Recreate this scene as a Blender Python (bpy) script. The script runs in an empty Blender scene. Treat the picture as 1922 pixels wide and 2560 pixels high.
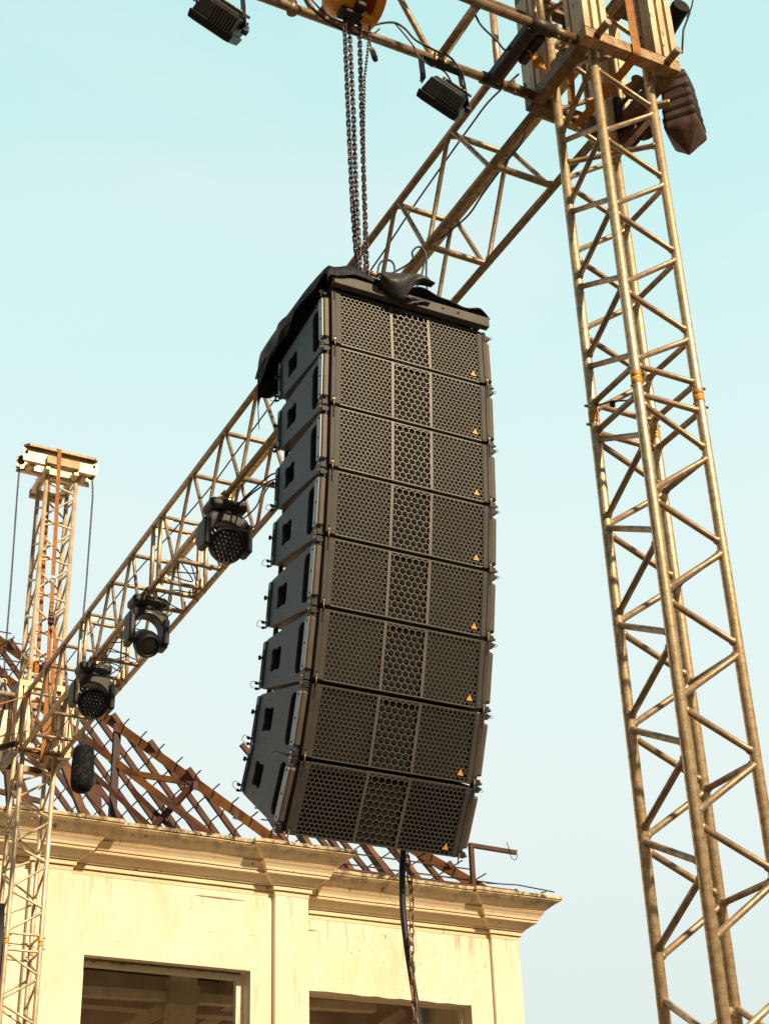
import bpy, bmesh, math, random
from mathutils import Vector, Matrix, noise
from math import sin, cos, pi, radians
random.seed(7)
V = Vector
S = bpy.context.scene
COL = S.collection

# ------------------------------------------------------------------ camera
cam_d = bpy.data.cameras.new("camera"); cam = bpy.data.objects.new("camera", cam_d); COL.objects.link(cam)
YAW, PITCH, ROLL = radians(28.12645), radians(30.45804), radians(-2.10781)
fw = V((sin(YAW)*cos(PITCH), cos(YAW)*cos(PITCH), sin(PITCH)))
rt = V((cos(YAW), -sin(YAW), 0)); up = rt.cross(fw)
rt2 = rt*cos(ROLL)+up*sin(ROLL); up2 = up*cos(ROLL)-rt*sin(ROLL)
cam.matrix_world = Matrix(((rt2.x, up2.x, -fw.x, 0), (rt2.y, up2.y, -fw.y, 0), (rt2.z, up2.z, -fw.z, 1.6), (0, 0, 0, 1)))
cam_d.sensor_fit = 'VERTICAL'; cam_d.sensor_height = 36.0; cam_d.lens = 36.0*4020.68/2560.0
cam_d.clip_start = 0.05; cam_d.clip_end = 2000
S.camera = cam

# ------------------------------------------------------------------ world / sun / exposure
SUN_EL, SUN_AZ = radians(34), radians(11)       # azimuth measured from -Y towards +X
sun_dir = V((sin(SUN_AZ)*cos(SUN_EL), -cos(SUN_AZ)*cos(SUN_EL), sin(SUN_EL)))
W = bpy.data.worlds.new("World"); S.world = W; W.use_nodes = True
nt = W.node_tree; nt.nodes.clear()
def wn(t, **k):
    n = nt.nodes.new(t)
    for a, b in k.items(): setattr(n, a, b)
    return n
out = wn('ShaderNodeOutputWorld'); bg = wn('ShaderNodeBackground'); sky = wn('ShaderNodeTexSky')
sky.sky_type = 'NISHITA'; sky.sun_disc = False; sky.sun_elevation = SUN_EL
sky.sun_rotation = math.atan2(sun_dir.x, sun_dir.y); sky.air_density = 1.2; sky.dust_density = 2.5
tc = wn('ShaderNodeTexCoord'); sep = wn('ShaderNodeSeparateXYZ'); nt.links.new(tc.outputs['Generated'], sep.inputs[0])
ramp = wn('ShaderNodeValToRGB'); nt.links.new(sep.outputs['Z'], ramp.inputs[0])
e = ramp.color_ramp.elements
e[0].position = 0.0; e[0].color = (0.74, 0.80, 0.76, 1)
e[1].position = 0.95; e[1].color = (0.36, 0.76, 0.75, 1)
for p_, c_ in ((.20, (.735, .83, .80, 1)), (.34, (.79, .90, .88, 1)), (.50, (.74, .91, .90, 1)), (.63, (.62, .89, .88, 1)), (.75, (.47, .83, .82, 1))):
    x_ = e.new(p_); x_.color = c_
nz = wn('ShaderNodeTexNoise'); nz.inputs['Scale'].default_value = 2.2; nz.inputs['Detail'].default_value = 6; nz.inputs['Distortion'].default_value = .6
mp = wn('ShaderNodeMapping'); mp.inputs['Scale'].default_value = (1, 1, 2.6)
nt.links.new(tc.outputs['Generated'], mp.inputs[0]); nt.links.new(mp.outputs[0], nz.inputs['Vector'])
cr = wn('ShaderNodeValToRGB'); cr.color_ramp.elements[0].position = .44; cr.color_ramp.elements[1].position = .72
cr.color_ramp.elements[1].color = (.45, .45, .45, 1)
nt.links.new(nz.outputs['Fac'], cr.inputs[0])
mixc = wn('ShaderNodeMix', data_type='RGBA'); nt.links.new(cr.outputs[0], mixc.inputs[0])
nt.links.new(ramp.outputs[0], mixc.inputs[6]); mixc.inputs[7].default_value = (.83, .885, .885, 1)
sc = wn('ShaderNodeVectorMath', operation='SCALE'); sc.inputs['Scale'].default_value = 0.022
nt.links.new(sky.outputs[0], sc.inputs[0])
mixs = wn('ShaderNodeMix', data_type='RGBA')      # pale sky kept in view; unseen sky behind and overhead dimmed against fill light
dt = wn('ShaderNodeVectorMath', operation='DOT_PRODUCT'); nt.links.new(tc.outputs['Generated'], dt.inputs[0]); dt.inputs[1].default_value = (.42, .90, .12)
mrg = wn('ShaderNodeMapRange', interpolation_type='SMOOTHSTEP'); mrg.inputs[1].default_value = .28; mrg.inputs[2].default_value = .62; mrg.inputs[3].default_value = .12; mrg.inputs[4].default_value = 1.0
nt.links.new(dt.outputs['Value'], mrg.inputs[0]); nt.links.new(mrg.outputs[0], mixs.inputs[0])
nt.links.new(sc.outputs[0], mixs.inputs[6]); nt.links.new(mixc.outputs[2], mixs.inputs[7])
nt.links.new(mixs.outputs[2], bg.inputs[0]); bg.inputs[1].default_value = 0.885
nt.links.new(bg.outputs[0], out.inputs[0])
sd = bpy.data.lights.new("sun", 'SUN'); sd.energy = 5.0; sd.angle = radians(2.5); sd.color = (1.0, .81, .55)
so = bpy.data.objects.new("sun", sd); COL.objects.link(so); so.rotation_euler = (-sun_dir).to_track_quat('-Z', 'Y').to_euler()
S.view_settings.view_transform = 'Standard'; S.view_settings.look = 'None'; S.view_settings.exposure = 0.2; S.view_settings.gamma = 1

# ------------------------------------------------------------------ materials
def mat(name, c1, c2=None, rough=.5, metal=0.0, scale=20, lo=.4, hi=.65, bump=0.0, bscale=None, spots=None, spotc=(.05, .03, .02), spot_t=.62, detail=5, stretch=(1, 1, 1), spec=.5, rough2=None):
    m = bpy.data.materials.new(name); m.use_nodes = True; n = m.node_tree.nodes; l = m.node_tree.links
    b = n['Principled BSDF']; b.inputs['Roughness'].default_value = rough; b.inputs['Metallic'].default_value = metal
    b.inputs['Specular IOR Level'].default_value = spec
    t = n.new('ShaderNodeTexCoord'); mpn = n.new('ShaderNodeMapping'); mpn.inputs['Scale'].default_value = stretch
    l.new(t.outputs['Object'], mpn.inputs[0])
    c2 = c2 or tuple(x*.75 for x in c1)
    z = n.new('ShaderNodeTexNoise'); z.inputs['Scale'].default_value = scale; z.inputs['Detail'].default_value = detail; l.new(mpn.outputs[0], z.inputs['Vector'])
    r = n.new('ShaderNodeValToRGB'); r.color_ramp.elements[0].position = lo; r.color_ramp.elements[1].position = hi
    r.color_ramp.elements[0].color = (*c1, 1); r.color_ramp.elements[1].color = (*c2, 1); l.new(z.outputs['Fac'], r.inputs[0])
    colr = r.outputs[0]
    if spots:
        z2 = n.new('ShaderNodeTexNoise'); z2.inputs['Scale'].default_value = spots; z2.inputs['Detail'].default_value = 4; z2.inputs['Roughness'].default_value = .65
        l.new(mpn.outputs[0], z2.inputs['Vector'])
        r2 = n.new('ShaderNodeValToRGB'); r2.color_ramp.elements[0].position = spot_t; r2.color_ramp.elements[1].position = spot_t+.05
        l.new(z2.outputs['Fac'], r2.inputs[0]); mx = n.new('ShaderNodeMix'); mx.data_type = 'RGBA'
        l.new(r2.outputs[0], mx.inputs[0]); l.new(colr, mx.inputs[6]); mx.inputs[7].default_value = (*spotc, 1); colr = mx.outputs[2]
    l.new(colr, b.inputs['Base Color'])
    if rough2 is not None:
        mr = n.new('ShaderNodeMapRange'); mr.inputs[3].default_value = rough; mr.inputs[4].default_value = rough2
        l.new(z.outputs['Fac'], mr.inputs[0]); l.new(mr.outputs[0], b.inputs['Roughness'])
    if bump:
        z3 = n.new('ShaderNodeTexNoise'); z3.inputs['Scale'].default_value = bscale or scale*3; z3.inputs['Detail'].default_value = 4; l.new(mpn.outputs[0], z3.inputs['Vector'])
        bp = n.new('ShaderNodeBump'); bp.inputs['Strength'].default_value = bump; bp.inputs['Distance'].default_value = .01
        l.new(z3.outputs['Fac'], bp.inputs['Height']); l.new(bp.outputs[0], b.inputs['Normal'])
    return m
M = {}
M['alu'] = mat('weathered_aluminium', (.78, .60, .37), (.50, .35, .20), rough=.26, metal=.58, scale=34, spots=140, spotc=(.17, .10, .05), spot_t=.61, bump=.12, bscale=90, rough2=.6)
M['alu_far'] = mat('pale_weathered_aluminium', (.76, .60, .40), (.52, .38, .24), rough=.36, metal=.35, scale=9, spots=50, spotc=(.25, .14, .06), spot_t=.63, rough2=.6)
M['alubrace'] = mat('brown_tarnished_shaded_aluminium', (.44, .31, .185), (.27, .18, .105), rough=.33, metal=.5, scale=26, spots=110, spotc=(.10, .06, .035), spot_t=.64, bump=.12, bscale=90, rough2=.6)  # brown metal of the braces; on truss chords it paints their shaded side
M['sleeve'] = mat('scratched_sleeve_metal', (.66, .52, .34), (.44, .32, .19), rough=.4, metal=.3, scale=9, spots=48, spotc=(.20, .12, .06), spot_t=.61, stretch=(1, 1, .35), bump=.08)
M['oldframe'] = mat('greasy_brown_shaded_frame_metal', (.24, .145, .065), (.11, .065, .03), rough=.45, metal=.3, scale=14, spots=60, spotc=(.07, .04, .02), spot_t=.56, bump=.15)  # brown metal, darkened to hold the shade on frame undersides
M['pin'] = mat('worn_steel_pin', (.38, .27, .17), (.2, .13, .08), rough=.4, metal=.5, scale=40, spots=80, spotc=(.06, .03, .02))
M['collar'] = mat('yellow_joint_paint', (.72, .36, .03), (.45, .2, .03), rough=.45, scale=40, spots=70, spotc=(.1, .05, .02))
M['strap'] = mat('orange_webbing', (.44, .17, .035), (.30, .10, .022), rough=.75, scale=30, bump=.2, bscale=300)
M['rust'] = mat('rusty_red_steel', (.070, .024, .016), (.11, .040, .018), rough=.75, scale=5, spots=30, spotc=(.05, .02, .015), spot_t=.58, bump=.2)
M['rust_or'] = mat('orange_primer_steel', (.21, .082, .013), (.085, .030, .012), rough=.7, scale=3, spots=24, spotc=(.07, .03, .015), spot_t=.6, bump=.2)
M['rod'] = mat('dark_roof_rod', (.045, .03, .03), (.08, .03, .025), rough=.7)
M['cab'] = mat('textured_grey_black_cabinet', (.026, .034, .040), (.043, .052, .056), rough=.48, scale=45, lo=.45, hi=.7, bump=.22, bscale=420, spots=170, spotc=(.10, .10, .085), spot_t=.70)
M['grille'] = mat('bronze_black_grille', (.105, .097, .080), (.135, .124, .100), rough=.46, spec=.5, metal=.35, scale=5)
M['strip'] = mat('dark_bronze_strip', (.046, .041, .035), (.060, .053, .045), rough=.55, spec=.3, metal=0, scale=12, spots=200, spotc=(.2, .16, .12), spot_t=.73)
M['bumper'] = mat('smooth_grey_brown_bumper', (.085, .064, .050), (.105, .082, .064), rough=.5, spec=.35, metal=0, scale=15)
M['bplate'] = mat('sky_paled_grey_side_plate', (.22, .24, .23), (.28, .29, .28), rough=.35, metal=.3, scale=25)  # pale base colour carries the sky reflection on the bumper side
M['foam'] = mat('dark_foam', (.0035, .003, .0028), (.005, .004, .0035), rough=.95, scale=60)
M['topbar'] = mat('grey_steel_bar', (.085, .078, .068), (.11, .10, .088), rough=.6, spec=.3, metal=0, scale=14, spots=160, spotc=(.25, .2, .15), spot_t=.72)
M['dark'] = mat('matt_black', (.012, .013, .016), (.02, .02, .022), rough=.6, scale=20)
M['hole'] = mat('bolt_hole_black', (.004, .004, .004), rough=.9)
M['teal'] = mat('dark_teal_rear_plate', (.028, .05, .052), (.04, .06, .06), rough=.4, metal=.2, scale=20)
M['cloth'] = mat('black_cover_cloth', (.006, .006, .010), (.011, .010, .013), rough=.6, spec=.3, scale=12, bump=.9, bscale=55)
M['flap'] = mat('lit_grey_black_cover_cloth', (.035, .034, .036), (.018, .017, .018), rough=.55, scale=14, bump=.5, bscale=30)  # grey copy of the black cover cloth, lightened for its sunlit look
M['clothlin'] = mat('grey_cover_lining', (.11, .095, .085), (.07, .06, .055), rough=.6, scale=18, bump=.4, bscale=40)
M['chain'] = mat('brown_steel_chain', (.055, .035, .04), (.09, .055, .045), rough=.38, metal=.6, scale=60)
M['chain_rust'] = mat('rusty_pale_chain', (.30, .17, .09), (.16, .09, .06), rough=.5, metal=.4, scale=60)
M['yellow'] = mat('worn_yellow_hoist_paint', (.80, .33, .02), (.62, .22, .015), rough=.35, scale=18, spots=50, spotc=(.18, .06, .02), spot_t=.64, bump=.1)
M['red'] = mat('red_paint', (.35, .012, .02), (.22, .01, .015), rough=.4)
M['mh'] = mat('moving_head_black', (.017, .017, .018), (.026, .025, .023), rough=.5, spec=.3, scale=10, bump=.05)
M['mhring'] = mat('dark_blue_grey_plastic', (.015, .017, .022), (.021, .023, .028), rough=.5, spec=.3, scale=10)
M['lens'] = mat('glassy_black_lens', (.012, .014, .012), (.02, .02, .02), rough=.12, spec=.9)
M['brass'] = mat('brassy_clamp_metal', (.55, .38, .16), (.4, .26, .1), rough=.35, metal=.7, scale=40)
M['chrome'] = mat('steel_wire', (.5, .48, .44), (.35, .3, .26), rough=.25, metal=.8, scale=30)
M['cable'] = mat('black_cable_rubber', (.012, .014, .02), (.02, .02, .026), rough=.45)
M['redwire'] = mat('red_brown_cable', (.12, .02, .015), (.08, .02, .015), rough=.5)
M['orwire'] = mat('orange_brown_cable', (.5, .22, .06), (.35, .14, .04), rough=.5)
M['plug'] = mat('grey_beige_plug', (.32, .26, .2), (.2, .16, .12), rough=.5, scale=30)
M['bag'] = mat('brown_black_bag_cloth', (.075, .042, .032), (.12, .065, .05), rough=.7, spec=.2, scale=14, bump=.5, bscale=22)
M['bagband'] = mat('black_bag_webbing', (.012, .010, .009), (.018, .014, .012), rough=.7, spec=.2, bump=.2, bscale=200)
M['camo'] = mat('dark_green_black_camouflage', (.004, .007, .010), (.022, .022, .012), rough=.85, spec=.2, scale=22, lo=.52, hi=.56, bump=.4, bscale=30, detail=3)
M['white'] = mat('white_mark', (.7, .7, .66), (.6, .6, .56), rough=.5)
M['logo'] = mat('orange_yellow_badge', (.66, .35, .07), (.55, .28, .05), rough=.4)
M['wood'] = mat('chipped_pale_timber', (.70, .55, .32), (.45, .3, .15), rough=.8, scale=8, stretch=(1, 1, 9), spots=30, spotc=(.2, .12, .06), spot_t=.6)
M['framegold'] = mat('grimy_golden_sunlit_frame_metal', (.44, .29, .14), (.20, .12, .055), rough=.4, metal=.3, scale=14, spots=60, spotc=(.1, .05, .02), spot_t=.58)  # lighter golden copy of the frame metal for the sun-facing beam
M['rag'] = mat('orange_rag_cloth', (.65, .28, .04), (.4, .15, .02), rough=.8, scale=30, bump=.4)
M['tape'] = mat('black_rubber_wrap', (.008, .008, .01), (.014, .012, .014), rough=.5, scale=20, bump=.3)
M['tapebrown'] = mat('brown_rubber_wrap', (.07, .045, .03), (.04, .025, .02), rough=.5, scale=20, bump=.3)
M['interior'] = mat('dim_bare_concrete', (.60, .50, .38), (.45, .37, .28), rough=.95, scale=2, bump=.2)
M['concrete'] = mat('interior_concrete_column', (.82, .70, .50), (.66, .54, .38), rough=.95, scale=4, bump=.3)
M['ground'] = mat('dusty_paved_ground', (.115, .085, .06), (.09, .065, .045), rough=.95, scale=.6, bump=.2)

def stucco(name, grime):
    m = bpy.data.materials.new(name); m.use_nodes = True; n = m.node_tree.nodes; l = m.node_tree.links
    b = n['Principled BSDF']; b.inputs['Roughness'].default_value = .85; b.inputs['Specular IOR Level'].default_value = .25
    t = n.new('ShaderNodeTexCoord')
    def noi(scale, detail=6, st=(1, 1, 1), rough=.6, dist=0):
        mpn = n.new('ShaderNodeMapping'); mpn.inputs['Scale'].default_value = st; l.new(t.outputs['Object'], mpn.inputs[0])
        z = n.new('ShaderNodeTexNoise'); z.inputs['Scale'].default_value = scale; z.inputs['Detail'].default_value = detail; z.inputs['Roughness'].default_value = rough; z.inputs['Distortion'].default_value = dist
        l.new(mpn.outputs[0], z.inputs['Vector']); return z.outputs['Fac']
    def rmp(x, a, c, ca=(0, 0, 0), cb=(1, 1, 1)):
        r = n.new('ShaderNodeValToRGB'); r.color_ramp.elements[0].position = a; r.color_ramp.elements[1].position = c
        r.color_ramp.elements[0].color = (*ca, 1); r.color_ramp.elements[1].color = (*cb, 1); l.new(x, r.inputs[0]); return r.outputs[0]
    def mix(f, a, c2):
        x = n.new('ShaderNodeMix'); x.data_type = 'RGBA'; l.new(f, x.inputs[0]) ; l.new(a, x.inputs[6]); x.inputs[7].default_value = (*c2, 1); return x.outputs[2]
    def mul(a, c):
        x = n.new('ShaderNodeMath'); x.operation = 'MULTIPLY'; l.new(a, x.inputs[0])
        if isinstance(c, float): x.inputs[1].default_value = c
        else: l.new(c, x.inputs[1])
        return x.outputs[0]
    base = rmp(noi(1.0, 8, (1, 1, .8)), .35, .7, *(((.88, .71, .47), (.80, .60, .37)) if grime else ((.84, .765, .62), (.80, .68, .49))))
    c = mix(mul(rmp(noi(.9, 8, (1, 1, .45), .7), .52, .72), .55), base, (.66, .46, .25))
    # hair cracks: thin contour of a noise
    z = noi(1.1, 3, (1, 1, 1), .5, .4)
    s1 = n.new('ShaderNodeMath'); s1.operation = 'SUBTRACT'; l.new(z, s1.inputs[0]); s1.inputs[1].default_value = .5
    s2 = n.new('ShaderNodeMath'); s2.operation = 'ABSOLUTE'; l.new(s1.outputs[0], s2.inputs[0])
    s3 = n.new('ShaderNodeMath'); s3.operation = 'LESS_THAN'; l.new(s2.outputs[0], s3.inputs[0]); s3.inputs[1].default_value = .0035
    gate = rmp(noi(.55, 2), .56, .62)
    c = mix(mul(mul(s3.outputs[0], gate), .45), c, (.38, .2, .09))
    # small pock marks
    c = mix(mul(rmp(noi(21, 2, rough=.4), .735, .755), .8), c, (.25, .13, .06))
    c = mix(mul(rmp(noi(2.4, 8, (1, 1, .35), .75), .60, .68), .35), c, (.55, .36, .18))
    sp = n.new('ShaderNodeSeparateXYZ'); l.new(t.outputs['Object'], sp.inputs[0])
    def band(z0, z1):   # 0 below z0 -> 1 above z1
        r = n.new('ShaderNodeMapRange'); r.inputs[1].default_value = z0; r.inputs[2].default_value = z1; l.new(sp.outputs['Z'], r.inputs[0]); return r.outputs[0]
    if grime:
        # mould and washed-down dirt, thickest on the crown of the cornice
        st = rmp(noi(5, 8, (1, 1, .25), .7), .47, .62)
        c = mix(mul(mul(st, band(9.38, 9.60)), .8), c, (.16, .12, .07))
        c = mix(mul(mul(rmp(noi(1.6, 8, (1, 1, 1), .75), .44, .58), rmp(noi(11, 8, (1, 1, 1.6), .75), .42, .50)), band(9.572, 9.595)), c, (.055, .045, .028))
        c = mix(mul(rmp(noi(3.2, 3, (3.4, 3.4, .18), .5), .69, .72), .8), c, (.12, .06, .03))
    else:
        # rust runs under the cornice
        st = rmp(noi(3.0, 6, (3, 3, .35), .65), .55, .72)
        c = mix(mul(mul(st, band(8.35, 8.98)), .75), c, (.42, .2, .07))
        c = mix(mul(rmp(noi(4.5, 6, (1.6, 1.6, .16), .6), .60, .70), .45), c, (.50, .32, .16))
    l.new(c, b.inputs['Base Color'])
    bp = n.new('ShaderNodeBump'); bp.inputs['Strength'].default_value = .35; bp.inputs['Distance'].default_value = .012; l.new(noi(6, 8), bp.inputs['Height']); l.new(bp.outputs[0], b.inputs['Normal'])
    return m
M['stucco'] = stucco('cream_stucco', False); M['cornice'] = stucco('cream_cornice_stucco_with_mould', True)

# ------------------------------------------------------------------ mesh builder
def frame_of(d, hint=None):
    d = V(d).normalized()
    h = V(hint) if hint is not None else (V((0, 0, 1)) if abs(d.z) < .9 else V((1, 0, 0)))
    a = d.cross(h).normalized(); b = a.cross(d).normalized()
    return a, b, d      # side, up, forward
class MB:
    def __init__(s): s.v = []; s.f = []; s.sm = []
    def add(s, vs, fs, smooth=False):
        o = len(s.v); s.v += [V(x) for x in vs]; s.f += [tuple(i+o for i in f) for f in fs]; s.sm += [smooth]*len(fs); return s
    def box(s, c, size, R=None, taper=None):
        c = V(c); hx, hy, hz = [x/2 for x in size]; vs = []
        for z in (-1, 1):
            for x, y in ((-1, -1), (1, -1), (1, 1), (-1, 1)):
                p = V((x*hx, y*hy, z*hz)); vs.append(c+(R @ p if R else p))
        return s.add(vs, [(3, 2, 1, 0), (4, 5, 6, 7), (0, 1, 5, 4), (1, 2, 6, 5), (2, 3, 7, 6), (3, 0, 4, 7)])
    def cbox(s, c, size, ch, R=None):     # chamfered box (edges along local z and rims)
        c = V(c); hx, hy, hz = [x/2 for x in size]
        def ring(hx, hy, z): return [V(p) for p in ((-hx+ch, -hy, z), (hx-ch, -hy, z), (hx, -hy+ch, z), (hx, hy-ch, z), (hx-ch, hy, z), (-hx+ch, hy, z), (-hx, hy-ch, z), (-hx, -hy+ch, z))]
        rs = [ring(hx-ch, hy-ch, -hz), ring(hx, hy, -hz+ch), ring(hx, hy, hz-ch), ring(hx-ch, hy-ch, hz)]
        vs = [c+(R @ p if R else p) for r in rs for p in r]
        fs = [tuple(range(7, -1, -1)), tuple(range(24, 32))]
        for k in range(3):
            for i in range(8): j = (i+1) % 8; fs.append((k*8+i, k*8+j, k*8+8+j, k*8+8+i))
        return s.add(vs, fs)
    def beam(s, p, q, w, h, hint=None, ext=0):
        p, q = V(p), V(q); a, b, d = frame_of(q-p, hint); p = p-d*ext; q = q+d*ext; vs = []
        for c in (p, q):
            for x, y in ((-1, -1), (1, -1), (1, 1), (-1, 1)): vs.append(c+a*x*w/2+b*y*h/2)
        return s.add(vs, [(3, 2, 1, 0), (4, 5, 6, 7), (0, 1, 5, 4), (1, 2, 6, 5), (2, 3, 7, 6), (3, 0, 4, 7)])
    def tube(s, pts, r, seg=10, caps=True, closed=False, rs=None):
        pts = [V(p) for p in pts]; n = len(pts); vs = []; a0 = None
        for i, p in enumerate(pts):
            if closed: d = pts[(i+1) % n]-pts[i-1]
            else: d = (pts[min(i+1, n-1)]-pts[max(i-1, 0)])
            d.normalize()
            if a0 is None: a, b, _ = frame_of(d)
            else:
                a = (a0-d*a0.dot(d)).normalized(); b = a.cross(d).normalized()
            a0 = a; rr = rs[i] if rs else r
            for k in range(seg): t = 2*pi*k/seg; vs.append(p+(a*cos(t)+b*sin(t))*rr)
        fs = []
        for i in range(n if closed else n-1):
            j = (i+1) % n
            for k in range(seg): k2 = (k+1) % seg; fs.append((i*seg+k, i*seg+k2, j*seg+k2, j*seg+k))
        o = len(s.v); s.add(vs, fs, True)
        if caps and not closed:
            s.f += [tuple(o+k for k in range(seg-1, -1, -1)), tuple(o+(n-1)*seg+k for k in range(seg))]; s.sm += [False, False]
        return s
    def cyl(s, p, q, r, seg=16, r2=None, caps=True):
        return s.tube([p, q], r, seg, caps, rs=[r, r if r2 is None else r2])
    def lathe(s, c, axis, prof, seg=24, hint=None, flat=False):     # prof: (radius, distance along axis)
        a, b, d = frame_of(axis, hint); c = V(c); vs = []; fs = []
        for r, h in prof:
            for k in range(seg): t = 2*pi*k/seg; vs.append(c+d*h+(a*cos(t)+b*sin(t))*r)
        for i in range(len(prof)-1):
            for k in range(seg): k2 = (k+1) % seg; fs.append((i*seg+k, i*seg+k2, (i+1)*seg+k2, (i+1)*seg+k))
        return s.add(vs, fs, not flat)
    def prism(s, poly, o, ax, ay, az, h0, h1):    # poly in (ax, ay), extruded along az
        o, ax, ay, az = V(o), V(ax), V(ay), V(az); n = len(poly)
        vs = [o+ax*x+ay*y+az*h for h in (h0, h1) for x, y in poly]
        fs = [tuple(range(n-1, -1, -1)), tuple(range(n, 2*n))]+[(i, (i+1) % n, n+(i+1) % n, n+i) for i in range(n)]
        return s.add(vs, fs)
    def build(s, name, m, parent=None, bevel=0, fix=True):
        me = bpy.data.meshes.new(name)
        mats = m if isinstance(m, (list, tuple)) else [m]
        inv = wm(parent).inverted() if parent else Matrix()
        me.from_pydata([inv @ x for x in s.v], [], s.f); me.update()
        for x in mats: me.materials.append(M[x])
        me.polygons.foreach_set('use_smooth', s.sm)
        if fix:
            bm = bmesh.new(); bm.from_mesh(me); bmesh.ops.recalc_face_normals(bm, faces=bm.faces); bm.to_mesh(me); bm.free()
        o = bpy.data.objects.new(name, me); COL.objects.link(o)
        if parent: o.parent = parent
        if bevel:
            bv = o.modifiers.new('bevel', 'BEVEL'); bv.width = bevel; bv.segments = 2; bv.limit_method = 'ANGLE'; bv.angle_limit = radians(40)
        return o
def wm(o):
    m = o.matrix_basis.copy(); p = o.parent
    while p: m = p.matrix_basis @ m; p = p.parent
    return m
def tag(o, label=None, cat=None, group=None, kind=None):
    for k, x in (('label', label), ('category', cat), ('group', group), ('kind', kind)):
        if x: o[k] = x
    return o
def thing(name, label, cat, loc=(0, 0, 0), group=None, rot=None):
    o = bpy.data.objects.new(name, None); COL.objects.link(o); o.empty_display_size = .1
    mm = Matrix.Translation(loc)
    if rot: mm = mm @ rot.to_4x4()
    o.matrix_basis = mm
    return tag(o, label, cat, group)
def kids(o, table): return table.get(o, [])
def copy_tree(o, parent=None):
    c = o.copy(); COL.objects.link(c); c.parent = parent
    for ch in [x for x in ALL() if x.parent == o]: copy_tree(ch, c)
    return c
def ALL(): return list(bpy.data.objects)
def smooth_path(pts, n=6):     # Catmull-Rom
    pts = [V(p) for p in pts]; P = [pts[0]*2-pts[1]]+pts+[pts[-1]*2-pts[-2]]; o = []
    for i in range(1, len(P)-2):
        for k in range(n):
            t = k/n; a, b, c, d = P[i-1], P[i], P[i+1], P[i+2]
            o.append(.5*((2*b)+(c-a)*t+(2*a-5*b+4*c-d)*t*t+(3*b-a-3*c+d)*t**3))
    o.append(pts[-1]); return o
def chain_mb(mb, pts, pitch, w, wire, n=10, seg=6, tw=0.0):
    pts = [V(p) for p in pts]; L = [0]
    for i in range(1, len(pts)): L.append(L[-1]+(pts[i]-pts[i-1]).length)
    def at(s_):
        for i in range(1, len(pts)):
            if s_ <= L[i] or i == len(pts)-1:
                t = (s_-L[i-1])/max(L[i]-L[i-1], 1e-6); return pts[i-1].lerp(pts[i], t), (pts[i]-pts[i-1]).normalized()
    k = 0; s_ = pitch/2
    while s_ < L[-1]-pitch*.2:
        c, d = at(s_); a, b, _ = frame_of(d, (0, 1, 0.01)); an = (k % 2)*pi/2+.5+tw+random.uniform(-.15, .15)
        x = a*cos(an)+b*sin(an); hl = pitch*.5+wire*.9; hw = w/2-wire/2; loop = []
        for j in range(n):
            t = 2*pi*j/n; u = cos(t); v_ = sin(t)
            loop.append(c+d*(hl-hw)*(1 if u > 0 else -1 if u < 0 else 0)*(.98 if abs(u) > .01 else 0)+d*u*hw+x*v_*hw)
        mb.tube(loop, wire/2, seg, closed=True); s_ += pitch; k += 1
    return mb

# ------------------------------------------------------------------ ground
g = MB().add([(-300, -300, 0), (300, -300, 0), (300, 500, 0), (-300, 500, 0)], [(0, 1, 2, 3)]).build('ground', 'ground'); tag(g, kind='structure')

# ------------------------------------------------------------------ building
PLAN = [(-9, 22), (5.85, 22), (5.85, 21.9), (6.437, 21.9), (6.437, 22), (9.6, 22), (9.6, 21.9), (10.147, 21.9), (10.147, 22.83), (13.88, 22.83), (13.88, 22.76), (14.41, 22.76), (14.41, 34)]
PROF = [(-.25, 8.985), (.006, 8.985), (.012, 9.044), (-.02, 9.046), (-.02, 9.056), (.045, 9.058), (.047, 9.112), (.015, 9.114), (.015, 9.124), (.074, 9.126), (.078, 9.142), (.092, 9.156), (.125, 9.172), (.165, 9.205), (.200, 9.240), (.241, 9.243), (.245, 9.271), (.215, 9.273), (.215, 9.283), (.262, 9.285), (.272, 9.32), (.300, 9.36), (.33, 9.39), (.335, 9.400), (.300, 9.402), (.300, 9.413), (.337, 9.415), (.337, 9.434), (.36, 9.44), (.42, 9.485), (.47, 9.535), (.485, 9.543), (.548, 9.563), (.551, 9.574), (.515, 9.576), (.515, 9.587), (.568, 9.589), (.57, 9.638), (.45, 9.65), (-.35, 9.70)]
def offs(i, p):
    x, y = PLAN[i]; ns = []
    for a, b in ((i-1, i), (i, i+1)):
        if a < 0 or b >= len(PLAN): continue
        dx = PLAN[b][0]-PLAN[a][0]; dy = PLAN[b][1]-PLAN[a][1]
        l_ = math.hypot(dx, dy); n_ = (round(dy/l_), round(-dx/l_))
        if n_ not in ns: ns.append(n_)
    for n_ in ns: x += n_[0]*p; y += n_[1]*p
    return x, y
bld = thing('building', 'cream stucco building with heavy moulded cornice, dark empty windows and bare roof steel', 'building', (8, 22, 0))
mb = MB(); vs = []; rows = []
for i in range(len(PLAN)-1):
    # subdivide along length so edges can wobble slightly
    a0, a1 = PLAN[i], PLAN[i+1]; L_ = math.hypot(a1[0]-a0[0], a1[1]-a0[1]); ns = max(1, int(L_/.12))
    for k in range(ns+(1 if i == len(PLAN)-2 else 0)):
        t = k/ns; rows.append((i, t))
for i, t in rows:
    for p_, z_ in PROF:
        A = V((*offs(i, p_), z_)); B = V((*offs(i+1, p_), z_)); q = A.lerp(B, t)
        w_ = .006 if z_ > 9.56 else .0025
        q += V((0, noise.noise(V((q.x*3, z_*4, 1)))*w_, noise.noise(V((q.x*2.2+9, q.y*2, z_*3)))*w_*1.5)); vs.append(q)
n_ = len(PROF); fs = []
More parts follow.
